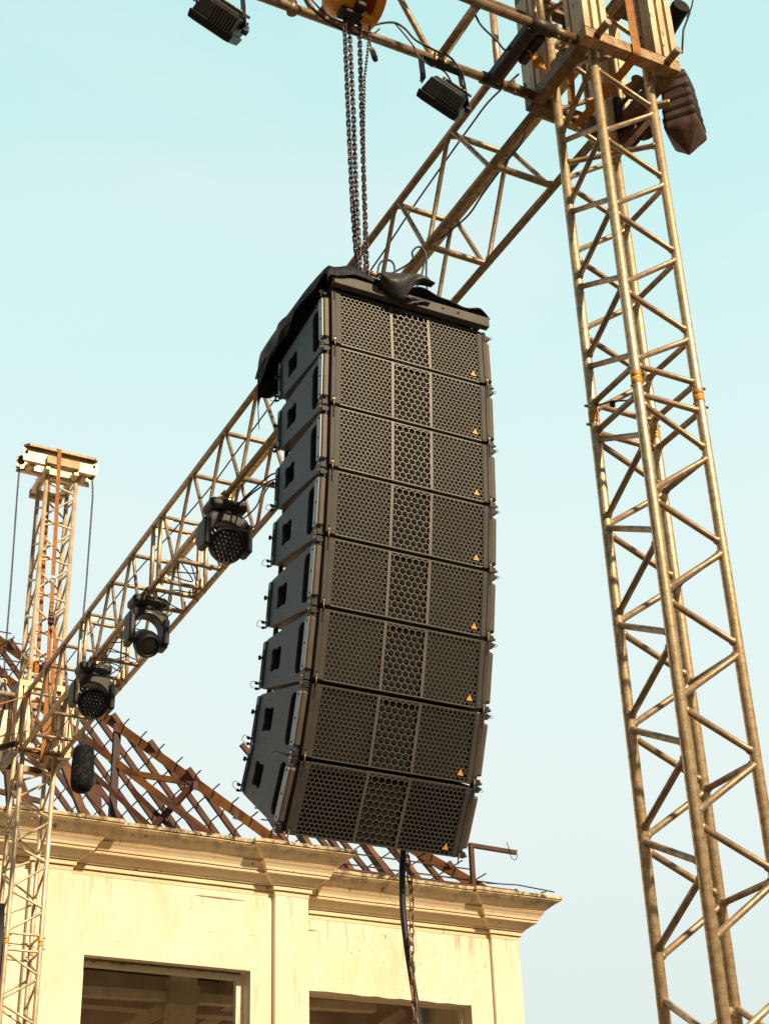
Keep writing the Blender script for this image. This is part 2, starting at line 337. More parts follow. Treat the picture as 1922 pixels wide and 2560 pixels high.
for r_ in range(len(rows)-1):
    for k in range(n_-1): fs.append((r_*n_+k, (r_+1)*n_+k, (r_+1)*n_+k+1, r_*n_+k+1))
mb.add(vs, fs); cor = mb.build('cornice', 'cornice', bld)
# walls (0.25 m thick) as butted blocks round the openings
w = MB(); T = .25; ZT = 8.985
def wall(x0, x1, y, z0, z1, th=T): w.box(((x0+x1)/2, y+th/2, (z0+z1)/2), (x1-x0, th, z1-z0))
WIN = [(2.6, 4.9), (6.72, 9.25)]
wall(-9, 2.6, 22, 0, ZT); wall(4.9, 6.72, 22, 0, ZT); wall(9.25, 10.147, 22, 0, ZT)
for x0, x1 in WIN: wall(x0, x1, 22, 7.838, ZT); wall(x0, x1, 22, 5.2, 5.7); wall(x0, x1, 22, 4.4, 5.2); wall(x0, x1, 22, 0, 1.0)
for x0, x1 in WIN: wall(x0, x1, 22, 3.6, 4.4)
w.box((10.147-T/2, 22.25+.29, ZT/2), (T, .58, ZT))
wall(10.147, 10.5, 22.83, 0, ZT); wall(13.462, 14.41, 22.83, 0, ZT); wall(10.5, 13.462, 22.83, 7.868, ZT); wall(10.5, 13.462, 22.83, 4.0, 5.4); wall(10.5, 13.462, 22.83, 0, 1.0)
w.box((14.41-T/2, 23.08+5.4, ZT/2), (T, 10.8, ZT)); w.box((2.7, 33.9, ZT/2), (23.4, .2, ZT)); w.box((-8.9, 28, ZT/2), (.2, 11.5, ZT))
w.build('wall', 'stucco', bld)
for x0, x1, y in ((5.85, 6.437, 22), (9.6, 10.147, 22)): MB().box(((x0+x1)/2, y-.05, ZT/2-.002), (x1-x0, .1, ZT)).build('pilaster', 'stucco', bld)
MB().box((14.145, 22.795, ZT/2-.002), (.53, .07, ZT)).build('pilaster', 'stucco', bld)
# inner frames of the openings
for (x0, x1, y, zt, zb) in ((6.72, 9.25, 22.25, 7.838, 5.7), (10.5, 13.462, 23.08, 7.868, 5.4), (2.6, 4.9, 22.25, 7.838, 5.7)):
    f = MB(); wd = .08 if y < 23 else .012; dp = .10
    f.box(((x0+x1)/2, y+dp/2, zt-wd/2), (x1-x0, dp, wd)); f.box((x0+wd/2, y+dp/2, (zt-wd+zb)/2), (wd, dp, zt-wd-zb)); f.box((x1-wd/2-.02, y+dp/2, (zt-wd+zb)/2), (wd+.04, dp, zt-wd-zb))
    f.build('window_frame', 'stucco', bld)
i_ = MB(); i_.box((2.6, 28.5, 8.75), (22.8, 10.6, .2)); i_.box((2.6, 28.5, 4.5), (22.8, 10.6, .25)); i_.box((2.6, 27.5, 6.6), (22.8, .15, 4.1))
i_.box((7.5, 25.6, 8.3), (13, .3, .55)); i_.box((10.3, 25.0, 8.35), (.3, 4, .5)); i_.build('inner_slab', 'interior', bld)
MB().box((9.14, 24.6, 6.4), (.42, .34, 3.9)).build('inner_column', 'concrete', bld); MB().box((9.14, 24.6, 8.05), (.50, .42, .30)).build('inner_column', 'interior', bld)
MB().beam((7.9, 24.9, 7.3), (9.3, 24.9, 8.1), .16, .2).beam((7.2, 24.7, 8.02), (10.1, 24.7, 8.08), .2, .14).build('inner_beam', 'concrete', bld)
MB().beam((11.8, 24.9, 7.2), (13.3, 24.9, 8.2), .14, .16).beam((10.6, 24.6, 8.1), (12.6, 24.6, 8.15), .2, .14).build('inner_beam', 'concrete', bld)
# streaks of peeled plaster and stain below the cornice are thin raised scabs
sc_ = MB()
for x0, x1, z in ((8.35, 9.17, 8.87), (10.15, 10.6, 8.93), (10.15, 10.75, 8.80)):
    y = 22 if x0 < 10 else 22.83; n = 14; top = []; bot = []
    for k in range(n+1):
        x = x0+(x1-x0)*k/n; th = .016*sin(pi*min(1, (k+.6)/n))*random.uniform(.6, 1.2); top.append((x, z+th+.02*(x0-x)/(x1-x0)*0)); bot.append((x, z-th))
    sc_.prism([(a, b) for a, b in bot]+[(a, b) for a, b in reversed(top)], (0, y, 0), (1, 0, 0), (0, 0, 1), (0, -1, 0), -.002, .006)
sc_.build('plaster_scab', 'oldframe', bld)
je = MB(); n = 70; top = []; bot = []
for k in range(n+1):
    x = 6.73+(9.16-6.73)*k/n; top.append((x, 7.837)); bot.append((x, 7.822-abs(noise.noise(V((x*7, 3, 1))))*.045-random.uniform(0, .006)))
je.prism(bot+top[::-1], (0, 22.15, 0), (1, 0, 0), (0, 0, 1), (0, 1, 0), 0, .05); je.build('broken_plaster_edge', 'oldframe', bld)
je = MB(); top = []; bot = []
for k in range(n+1):
    x = 10.52+(13.44-10.52)*k/n; top.append((x, 7.90)); bot.append((x, 7.868-abs(noise.noise(V((x*2.3, 8, 1))))*.030-random.uniform(0, .003)))
je.prism(bot+top[::-1], (0, 22.829, 0), (1, 0, 0), (0, 0, 1), (0, 1, 0), 0, .05); je.build('lintel_edge', 'stucco', bld)

# ------------------------------------------------------------------ roof steel of the left block
Mr = 1.1845
def hip(x, c=32.05): return V((x, c-x, 10.091+Mr*(9.668-x)))
def zr(x): return 10.091+Mr*(9.668-x)          # right slope
def zf(y): return 10.091+Mr*(y-22.382)          # front slope
rf = thing('roof_frame', 'rusty red bare roof frame rising above the cornice behind the left tower', 'roof frame', (7, 24, 9.7), 'bare roof frames on the building')
MB().beam(hip(10.02), hip(4.6), .10, .15).build('hip_beam', 'rust_or', rf)
lo = lambda x: V((x, 32.05-x, 10.318+1.217*(8.908-x)))
MB().beam(lo(9.35), lo(5.2), .08, .12).build('lower_beam', 'rust_or', rf)
def dg(x, z): return V((x, 32.05-x, z))
def member(parent, a, b, w_, h_, m='rust'): MB().beam(a, b, w_, h_).build('web_member', m, parent)
member(rf, hip(7.75)-V((0, 0, .1)), (7.75, 24.3, 9.7), .09, .12, 'rod')
member(rf, lo(7.95), lo(8.0).lerp(hip(8.8), .96), .08, .09, 'rust_or'); member(rf, hip(8.78), (7.7, 24.2, 9.75), .07, .1, 'rust')
member(rf, (7.2, 23.9, 10.25), (8.6, 23.9, 10.2), .05, .06); member(rf, (6.4, 24.9, 10.6), (8.3, 22.9, 9.75), .12, .14); member(rf, (6.9, 24.4, 11.6), (7.72, 24.35, 9.85), .1, .12, 'rust_or')
member(rf, (5.3, 23.4, 10.25), (7.75, 23.9, 9.72), .1, .14, 'rust_or'); member(rf, (6.7, 24.2, 10.7), (7.6, 23.9, 9.8), .12, .14); member(rf, (5.2, 24, 12.6), (5.9, 24, 9.7), .13, .1)
member(rf, (5.0, 23.4, 11.9), (5.35, 23.4, 9.7), .14, .1); member(rf, (5.9, 24.4, 11.9), (6.2, 24.2, 9.7), .12, .1); member(rf, (5.5, 25, 13.3), (6.6, 23.9, 9.8), .14, .12)
member(rf, (6.45, 23.9, 9.9), (8.0, 22.8, 9.7), .12, .12); member(rf, (4.8, 23.0, 9.95), (6.4, 23.6, 9.9), .06, .1)
MB().prism([(0, 0), (.3, .05), (.34, -.4), (.12, -.2)], (7.2, 24.2, 11.2), (1, 0, 0), (0, 0, 1), (0, 1, 0), 0, .03).build('gusset', 'rust', rf)
# jack rafters of the right slope: run from just past the hip down to the eave
for k in range(12):
    y = 22.75+.50*k; xh = 32.05-y
    if y > 28.2: break
    a = V((xh-.16, y, zr(xh-.16)+.05)); b = V((10.12, y, zr(10.12)+.05))
    if k > 0: MB().beam(a, b, .06, .09, (0, 0, 1)).build('rafter', 'rust', rf)
for a, b in (((6.9, 24.9, 12.2), (8.2, 23.6, 10.4)), ((8.0, 24.1, 11.2), (8.9, 23.1, 9.8)), ((6.0, 25.2, 11.8), (7.1, 24.2, 9.8)), ((8.3, 23.5, 10.9), (9.3, 22.8, 9.8)), ((5.6, 25.0, 12.2), (7.6, 24.3, 11.3)), ((4.9, 24.2, 11.0), (6.6, 24.4, 10.9))): member(rf, a, b, .06, .08)
for x in (9.3, 8.8, 7.75, 6.9): MB().prism([(-.09, -.07), (.09, -.09), (.10, .06), (-.08, .08)], hip(x)+V((0, -.07, -.06)), (1, 0, 0), (0, 0, 1), (0, 1, 0), 0, .012).build('gusset', 'rust', rf)
# roof rods along Y on the right slope
for k in range(24):
    x = 9.95-.235*k; yh = 32.05-x
    MB().tube([(x, yh-.26, zr(x)+.11), (x, 28.4, zr(x)+.11)], .0125, 5).build('batten', 'rod', rf)
# front slope: rafters on the far left and the rods along X
for k in range(10):
    x = 8.0-.75*k
    if x > 6.2: continue
    yh = min(32.05-x, 27)
    MB().beam((x, 22.2, zf(22.2)+.05), (x, yh, zf(yh)+.05), .07, .12, (1, 0, 0)).build('rafter', 'rust', rf)
for k in range(19):
    if k < 2: continue
    y = 22.35+.25*k; xe = 32.05-y+.30 if k > 10 else (5.15 if k > 1 else 9.2)
    MB().tube([(-2, y, zf(y)+.12), (xe, y, zf(y)+.12)], .0125, 5).build('batten', 'rod', rf)
for k in range(6): MB().beam((7.2, 22.25+.13*k, 9.76+.022*k), (9.9, 22.25+.13*k, 9.75+.022*k), .035, .035).build('purlin', 'rust', rf)

# ------------------------------------------------------------------ roof steel of the right block
r2 = thing('roof_frame', 'low rusty roof frame of thin rods and orange-brown rafters behind the hanging speakers', 'roof frame', (12, 24, 9.7), 'bare roof frames on the building')
C2 = 37.17
def zf2(y): return 9.78+Mr*.86*(y-23.0)
def zr2(x): return zf2(C2-x)
MB().beam((14.1, 23.07, zf2(23.07)), (12.35, C2-12.35, zf2(C2-12.35)), .12, .16).build('hip_beam', 'rust_or', r2)
for k in range(6):
    y = 23.2+.3*k; MB().tube([(10.3, y, zf2(y)+.1), (C2-y+.35, y, zf2(y)+.1)], .014, 5).build('batten', 'rust', r2)
for k, x in enumerate((10.55, 10.95, 11.5, 12.15, 12.75)):
    yh = min(C2-x, 24.9); MB().beam((x, 22.9, zf2(22.9)+.04), (x, yh, zf2(yh)+.04), .13 if k in (1, 3) else .08, .10, (1, 0, 0)).build('rafter', 'rust_or', r2)
for k in range(6):
    y = 23.5+.55*k; xh = C2-y; MB().beam((xh-.12, y, zr2(xh-.12)+.05), (14.2, y, zr2(14.2)+.05), .07, .09).build('rafter', 'rust', r2)
for k in range(7):
    x = 13.95-.28*k; MB().tube([(x, C2-x-.3, zr2(x)+.13), (x, 25.8, zr2(x)+.13)], .012, 5).build('batten', 'rod', r2)
for k in range(5): MB().beam((9.9+.5*k*.3, 22.5+.11*k, 9.74+.03*k), (14.3-.35*k, 22.5+.11*k, 9.745+.03*k), .035, .03).build('purlin', 'rust', r2)
MB().tube([(13.6, 22.35, 9.76), (14.2, 22.33, 9.79), (14.86, 22.25, 9.72)], .012, 5).tube([(14.15, 22.3, 9.70), (14.3, 22.6, 9.80)], .012, 5).tube([(14.6, 22.25, 9.68), (14.86, 22.5, 9.80)], .012, 5).build('batten', 'rod', r2)
# slatted rafter-end stack at the left block corner
ts = thing('slat_stack', 'small stack of brown slats leaning at the cornice corner beside the lowest speaker', 'slats', (10, 22.5, 9.7))
for k in range(11):
    x = 9.75+.085*k; MB().beam((x+.16, 22.15, 9.70), (x-.12, 23.1, 10.06-.028*k), .035, .05).build('slat', 'rust_or' if k % 2 else 'rust', ts)

# rusty L post on the roof
lp = thing('roof_post', 'rusty red L-shaped post standing on the right cornice against the sky', 'post', (13.5, 22.6, 9.66))
MB().box((13.497, 22.6, 10.08), (.075, .075, .84)).build('post', 'rust', lp, .004)
MB().beam((13.46, 22.6, 10.475), (14.385, 22.6, 10.455), .07, .07).build('arm', 'rust', lp, .004)
MB().tube(smooth_path([(14.18, 22.55, 10.60), (14.22, 22.55, 10.48), (14.25, 22.56, 10.36), (14.32, 22.57, 10.31), (14.38, 22.58, 10.36), (14.39, 22.58, 10.50)]), .007, 5).build('wire', 'rod', lp)

# ------------------------------------------------------------------ truss towers
R_LEG, R_BR = .0245, .0145
def br(p, q, parent, r=R_BR, m='alubrace', name='brace', seg=8):
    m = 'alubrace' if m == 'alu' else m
    # brace stops inside the wall of the legs and has small weld swellings
    p, q = V(p), V(q); d = (q-p).normalized(); a = p+d*R_LEG*.55; b = q-d*R_LEG*.55; L_ = (b-a).length
    h = R_LEG*.75
    MB().tube([a, a+d*h, a+d*(h+.008), b-d*(h+.008), b-d*h, b], r, seg, rs=[r*1.28, r*1.28, r, r, r*1.28, r*1.28]).build(name, m, parent)
def tower(name_label, x0, y0, s, zt, m, low, faces, joints, topz, rbr):
    t = thing('truss_tower', name_label, 'truss tower', (x0+s/2, y0+s/2, 0), 'truss towers carrying the rig')
    P = {'N': (x0, y0), 'L': (x0, y0+s), 'R': (x0+s, y0), 'F': (x0+s, y0+s)}
    LG = {k: MB().cyl((*P[k], .12), (*P[k], topz), R_LEG, 20).build('leg', m, t) for k in 'NLRF'}
    def pt(k, z): return V((*P[k], z))
    for seq in faces:
        for i in range(0, len(seq)-1, 1):
            (k1, z1), (k2, z2) = seq[i], seq[i+1]
            if k1 == k2: continue
            e_ = .022 if z2 < z1 else -.022
            br(pt(k1, z1-e_ if i > 0 else z1), pt(k2, z2+e_), t, rbr, m)
    for zj in joints:
        for dz in (.07, -.09):
            for a, b in (('N', 'R'), ('N', 'L'), ('L', 'F'), ('R', 'F')): br(pt(a, zj+dz), pt(b, zj+dz), t, rbr, m)
        for k in 'NLRF':
            MB().lathe(pt(k, zj-.042), (0, 0, 1), [(R_LEG, 0), (R_LEG+.0014, .001), (R_LEG+.0014, .036), (R_LEG-.001, .037), (R_LEG-.001, .040), (R_LEG+.0014, .041), (R_LEG+.0014, .066), (R_LEG, .067)], 24).build('collar', 'collar', LG[k])
            for dz in (-.055, .05):
                d_ = V((1, 0, 0)) if k in 'NR' else V((-1, .0, 0)); MB().cyl(pt(k, zj+dz)-d_*.036, pt(k, zj+dz)+d_*.046, .0065, 8).build('pin', 'pin', LG[k])
    lw = MB(); z = low; k = 0
    while z > .5:
        for a, b in (('N', 'R'), ('L', 'F'), ('N', 'L'), ('R', 'F')):
            A, B = (a, b) if k % 2 else (b, a); lw.tube([pt(A, z), pt(B, z-.25)], rbr, 6)
        z -= .25; k += 1
    o = lw.build('lower_braces', m, t); o['kind'] = 'stuff'
    b_ = MB(); b_.box((x0+s/2, y0+s/2, .06), (1.2, 1.2, .12)); b_.build('base_plate', 'oldframe', t)
    return t
def zig(a, za, b, zb, n, step):       # a@za, b@zb, a@za-step, ...
    s_ = []
    for k in range(n): s_ += [(a, za-step*k), (b, zb-step*k)]
    return s_
X0, Y0, SS = 3.886, 4.784, .35
f1 = [
 zig('N', 8.78, 'R', 8.60, 6, .4865)+[('N', 5.90)], zig('N', 8.82, 'L', 8.565, 6, .4865)+[('N', 5.93)],
 zig('F', 8.57, 'L', 8.75-.4865+.0, 6, .4865),
 zig('N', 5.69, 'R', 5.50, 5, .4930)+[('N', 3.22)], [('L', 5.69)]+zig('N', 5.49, 'L', 5.235, 5, .4930),
 [('L', 5.68)]+zig('F', 5.50, 'L', 5.205, 5, .4930)]
tw = tower('nearer golden aluminium truss tower standing full height along the right of the picture', X0, Y0, SS, 0, 'alu', 3.1, f1, [5.822, 8.72], 11.4, R_BR)
for k in range(6): br((X0+SS, Y0, 8.57-.4865*k), (X0+SS, Y0+SS, 8.57-.4865*k), tw)
for k in range(5): br((X0+SS, Y0, 5.485-.4930*k), (X0+SS, Y0+SS, 5.485-.4930*k), tw)
br((X0, Y0+SS, 7.42), (X0+SS, Y0, 7.39), tw)
for k in range(6):   # upper part above the frame
    z = 11.1-.4*k; br((X0, Y0, z), (X0+SS, Y0, z-.2), tw); br((X0+SS, Y0, z-.2), (X0, Y0, z-.4), tw); br((X0, Y0, z), (X0, Y0+SS, z-.2), tw); br((X0, Y0+SS, z-.2), (X0, Y0, z-.4), tw)
LX, LY, LS = 3.89, 15.275, .335
f2 = [
 zig('N', 11.15, 'R', 11.04, 5, .4545)+[('N', 8.90)], zig('L', 10.99, 'N', 10.80, 4, .4545)+[('L', 9.17), ('N', 8.92)], zig('F', 11.06, 'R', 10.95, 5, .4545), zig('L', 11.2, 'F', 10.9, 5, .4545),
 zig('N', 8.80, 'R', 8.62, 6, .4600)+[('N', 6.07)], zig('N', 8.80, 'L', 8.57, 6, .4600)+[('N', 6.07)], zig('F', 8.80, 'L', 8.60, 6, .4600), zig('F', 8.80, 'R', 8.62, 6, .4600),
 zig('N', 5.88, 'R', 5.67, 3, .4600), zig('N', 5.88, 'L', 5.67, 3, .4600), zig('F', 5.72, 'L', 5.50, 3, .4600), zig('F', 5.88, 'R', 5.67, 3, .4600)]
tl = tower('farther thin truss tower at the left, topped by a pale head beam', LX, LY, LS, 0, 'alu_far', 4.45, f2, [6.0, 8.89, 11.31], 11.40, .0125)

# ------------------------------------------------------------------ sleeve blocks
def sleeve(label, cx, cy, z0, z1, m, h=.298):
    t = thing('sleeve_block', label, 'sleeve block', (cx, cy, z0), 'sleeve blocks round the towers')
    bw = .07
    for zc in (z0+bw/2, z1-bw/2):
        mm = 'oldframe' if zc < z1-.3 else m
        MB().box((cx, cy-h+bw/2, zc), (2*h, bw, bw)).build('frame_beam', ['framegold'], t, .004)  # sunlit front beam golden, the shaded ones brown: light put into colour
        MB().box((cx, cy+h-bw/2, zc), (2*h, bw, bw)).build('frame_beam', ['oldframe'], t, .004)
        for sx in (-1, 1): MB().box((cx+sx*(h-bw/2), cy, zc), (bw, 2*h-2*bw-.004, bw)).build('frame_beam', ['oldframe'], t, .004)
    za, zb = z0+bw+.002, z1-bw-.002
    for sx in (-1, 1):
        for sy in (-1, 1):
            p = MB(); ox, oy = cx+sx*h, cy+sy*h
            # ribbed corner post: web set back, three ribs on each outer face
            p.box((ox-sx*.075, oy-sy*.0575, (za+zb)/2), (.15, .045, zb-za))
            for u in (.0, .056, .112): p.box((ox-sx*(u+.019), oy-sy*.018, (za+zb)/2), (.038, .036, zb-za))
            p.box((ox-sx*.045, oy-sy*(.115), (za+zb)/2), (.05, .07, zb-za))
            p.box((ox-sx*.02, oy-sy*.09, (za+zb)/2), (.04, .036, zb-za)); p.box((ox-sx*.02, oy-sy*.142, (za+zb)/2), (.04, .036, zb-za))
            p.build('corner_post', m, t, .003)
    for sx in (-1, 1):
        x = cx-.225 if sx < 0 else cx+.215
        MB().cyl((x, cy-h-.10, z0+.035), (x, cy-h+.02, z0+.035), .021, 18).build('pin', 'pin', t)
        q = MB(); q.cyl((cx+sx*.235, cy-.16, z0+.13), (cx+sx*.235, cy+.16, z0+.13), .013, 10)
        q.lathe((cx+sx*.225, cy-.05, z0+.13), (0, 1, 0), [(0, 0), (.045, 0), (.05, .01), (.032, .03), (.05, .09), (.045, .1), (0, .1)], 18); q.build('roller', 'oldframe', t)
    return t
CX, CY = 4.061, 4.959
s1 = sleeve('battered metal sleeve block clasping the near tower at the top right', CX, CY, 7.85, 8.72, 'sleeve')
s2 = sleeve('pale sleeve block clasping the left tower where the long truss ends', LX+LS/2, LY+LS/2, 7.87, 8.66, 'alu_far')
# brackets hanging at the right-hand rear of the near sleeve
b1 = thing('lifting_bracket', 'flat bolted steel bracket and dark hooks hanging inside the near sleeve', 'bracket', (4.32, 5.2, 7.8))
MB().prism([(-.05, .55), (.05, .55), (.055, -.10), (0, -.16), (-.055, -.10)], (4.25, 5.28, 7.93), (1, 0, 0), (0, 0, 1), (0, 1, 0), 0, .012).build('plate', 'sleeve', b1, .002)
MB().cyl((4.25, 5.255, 7.90), (4.25, 5.28, 7.90), .014, 10).build('bolt', 'pin', b1)
MB().lathe((4.37, 5.05, 7.84), (1, .2, 0), [(0, 0), (.07, 0), (.085, .015), (.06, .04), (.085, .06), (.07, .08), (0, .08)], 20).lathe((4.33, 5.14, 7.82), (1, .3, 0), [(0, 0), (.06, 0), (.07, .01), (.05, .03), (.07, .05), (.06, .07), (0, .07)], 20).build('pulley', 'rust', b1)
MB().box((4.33, 5.16, 7.95), (.13, .12, .2)).build('hook_block', 'dark', b1, .02)
MB().beam((4.36, 4.97, 7.87), (4.455, 4.89, 7.87), .05, .022).build('tongue', 'sleeve', b1, .006)

# ------------------------------------------------------------------ main truss (along Y) between the towers
mt = thing('main_truss', 'long golden box truss running from the near tower back down to the left tower', 'truss', (4.05, 10.2, 7.9), 'horizontal box trusses of the rig')
XA, XB, ZB, ZTp = 3.845, 4.258, 7.90, 8.505
YS, YE = 5.262, 15.135
for x, z, mm in ((XA, ZB, 'alu'), (XB, ZB, 'alu'), (XA, ZTp, 'alu'), (XB, ZTp, 'D')): MB().cyl((x, YS, z), (x, YE, z), .0245, 18).build('chord', 'alu' if mm == 'D' else 'alubrace', mt)  # shade put in as colour: three browner chords, the sunlit one brighter
secs = [(5.262, 8.25, [6.17, 6.87, 7.56]), (8.33, 11.22, [9.1, 9.78, 10.46]), (11.33, 13.20, [11.92, 12.48]), (13.30, 15.135, [13.9, 14.4])]
for ya, yb, nodes in secs:
    for y in (ya+.03, yb-.03):
        for x in (XA, XB): MB().cyl((x, y, ZB+.015), (x, y, ZTp-.015), .020, 12).build('end_post', 'alu_far', mt)
        for z in (ZB, ZTp): br((XA, y, z), (XB, y, z), mt, .018, name='rung')
        for x in (XA, XB):
            for z in (ZB, ZTp): MB().cyl((x, y-.004, z-.04), (x, y-.004, z+.04), .008, 8).build('pin', 'pin', mt)
        for x, sx in ((XA, 1), (XB, -1)):
            for z, sz in ((ZB, 1), (ZTp, -1)): MB().prism([(0, 0), (sx*.13, 0), (0, sz*.13)], (x, y, z), (1, 0, 0), (0, 0, 1), (0, 1, 0), -.004, .004).build('gusset', 'sleeve', mt)
    N = [ya+.06]+nodes+[yb-.06]
    for i, y in enumerate(nodes): br((XA, y, ZTp), (XB, y, ZTp), mt, .019, name='rung')
    B = [(N[i]+N[i+1])/2 for i in range(len(N)-1)]
    for y in B: br((XA, y, ZB), (XB, y, ZB), mt, .0205, name='rung')
    for x in (XA, XB):
        for i, yb_ in enumerate(B):
            if i > 0: br((x, N[i]+.03, ZTp), (x, yb_-.02, ZB), mt, .0155)
            if i < len(B)-1 or True: br((x, yb_+.02, ZB), (x, N[i+1]-.03, ZTp), mt, .0155)

# ------------------------------------------------------------------ second truss (along X) out of the near sleeve to the upper left
xt = thing('side_truss', 'box truss leaving the near sleeve toward the upper left, carrying the yellow hoist', 'truss', (2, 4.97, 7.9), 'horizontal box trusses of the rig')
YA, YB = 4.752, 5.184
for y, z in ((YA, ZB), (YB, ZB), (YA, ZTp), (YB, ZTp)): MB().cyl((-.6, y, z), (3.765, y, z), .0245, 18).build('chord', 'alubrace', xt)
NX = [3.52-.68*k for k in range(6)]
for i, x in enumerate(NX[:-1]):
    if i: br((x, YA, ZTp), (x, YB, ZTp), xt, .0195, name='rung'); 
    xb = x-.34
    if abs(xb-2.5) > .1 or True: br((xb, YA, ZB), (xb, YB, ZB), xt, .022, name='rung')
    for y in (YA, YB):
        br((x-.02, y, ZTp), (xb+.02, y, ZB), xt, .0165); br((xb-.02, y, ZB), (NX[i+1]+.02, y, ZTp), xt, .0165)
for y in (YA, YB):
    MB().cyl((3.56, y, ZB), (3.56, y, ZTp), .02, 12).build('end_post', 'alu', xt)
    MB().cyl((3.60, y, ZB), (3.75, y, ZB), .029, 18).build('chord_socket', 'oldframe', xt)
    for dx in (.02, .09): MB().cyl((3.63+dx, y-.005, ZB-.045), (3.63+dx, y-.005, ZB+.06), .009, 10).build('pin', 'pin', xt)
    for xx in (2.35,): pm = MB().cyl((xx, y, ZB-.035), (xx, y, ZB+.035), .0285, 14).build('collar', 'pin', xt)
br((3.54, YA, ZB), (3.54, YB, ZB), xt, .026, 'oldframe', 'rung'); br((3.46, YA+.02, ZTp), (3.46, YB, ZTp), xt, .022, name='rung')
tp = MB(); tp.box((3.50, 4.97, ZB-.012), (.055, .43, .07)); tp.box((3.575, 4.885, ZB-.016), (.05, .2, .06)); tp.build('rubber_wrap', 'tape', xt, .012)
MB().cyl((3.49, YA, ZB), (3.62, YA, ZB), .037, 20).build('rubber_wrap', 'tapebrown', xt); MB().cyl((3.45, YB, ZB), (3.57, YB, ZB), .034, 20).build('rubber_wrap', 'tape', xt)
# orange rag
rg = MB(); n = 10; vs = []; fs = []
for i in range(n+1):
    t = i/n
    for j in range(5):
        u = j/4-.5; c = V((3.575+.065*t, 4.90-.02*t, 7.865-.125*t)); vs.append(c+V((u*.06*(1-.3*t), .02*sin(t*6+u*5), u*.02+.012*sin(t*9+j))))
for i in range(n):
    for j in range(4): fs.append((i*5+j, i*5+j+1, i*5+5+j+1, i*5+5+j))
rg.add(vs, fs, True); o = rg.build('rag', 'rag', None, fix=False); tag(o, 'orange cloth rag hanging from the black-wrapped tube beside the near sleeve', 'rag')
sol = o.modifiers.new('s', 'SOLIDIFY'); sol.thickness = .003

# ------------------------------------------------------------------ hanging line array
AW, AH = .704, .284
AP = [(2.3118, 4.707, 5.7535), (2.3088, 4.7046, 5.4695), (2.3062, 4.7201, 5.1859), (2.3035, 4.7379, 4.9024), (2.3012, 4.775, 4.6208), (2.299, 4.8242, 4.3411), (2.2972, 4.8922, 4.0653), (2.2959, 4.9918, 3.7993)]
ATH = [-0.5, 3.11, 3.6, 7.5, 9.96, 13.84, 21.3, 32.2]
aX = V((1, -.0146, -.0103)).normalized(); aN = V((-.0146, -1, 0)).normalized(); aU = V((.0103, 0, 1)).normalized()
def arot(th):
    th = radians(th); dep = -aN*cos(th)+aU*sin(th); z_ = aU*cos(th)+aN*sin(th)
    return Matrix(((aX.x, dep.x, z_.x), (aX.y, dep.y, z_.y), (aX.z, dep.z, z_.z)))
def hexplate(mb, x0, x1, z0, z1, pitch, bar, y, dep):
    a = pitch/math.sqrt(3); rowh = pitch*math.sqrt(3)/2; nz_ = int((z1-z0)/rowh)+2; nx = int((x1-x0)/pitch)+2
    ri = (pitch-bar)/math.sqrt(3)
    def cl(x, z): return min(max(x, x0), x1), min(max(z, z0), z1)
    for r_ in range(-1, nz_+1):
        for c_ in range(-1, nx+1):
            cx = x0+(c_+(.5 if r_ % 2 else 0))*pitch; cz = z0+r_*rowh+.3*rowh
            if cx < x0-pitch*.5 or cx > x1+pitch*.5 or cz < z0-rowh*.6 or cz > z1+rowh*.6: continue
            o = [cl(cx+a*sin(pi/3*k), cz+a*cos(pi/3*k)) for k in range(6)]
            area = sum(o[k][0]*o[(k+1) % 6][1]-o[(k+1) % 6][0]*o[k][1] for k in range(6))
            if abs(area) < 1e-7: continue
            b0, b1, b2, b3 = x0+bar*.4, x1-bar*.4, z0+bar*.4, z1-bar*.4
            i = [(min(max(cx+ri*sin(pi/3*k), b0), b1), min(max(cz+ri*cos(pi/3*k), b2), b3)) for k in range(6)]
            vs = [V((p[0], y, p[1])) for p in o]+[V((p[0], y, p[1])) for p in i]+[V((p[0], y+dep, p[1])) for p in i]
            fs = []
            for k in range(6): k2 = (k+1) % 6; fs += [(k, k2, 6+k2, 6+k), (6+k, 6+k2, 12+k2, 12+k)]
            mb.add(vs, fs)
def rrect(y0, y1, z0, z1, r, n=6):
    o = []
    for cy, cz, a0 in ((y1-r, z1-r, 0), (y0+r, z1-r, 90), (y0+r, z0+r, 180), (y1-r, z0+r, 270)):
        for k in range(n+1): t = radians(a0+90*k/n); o.append((cy+r*cos(t), cz+r*sin(t)))
    return o
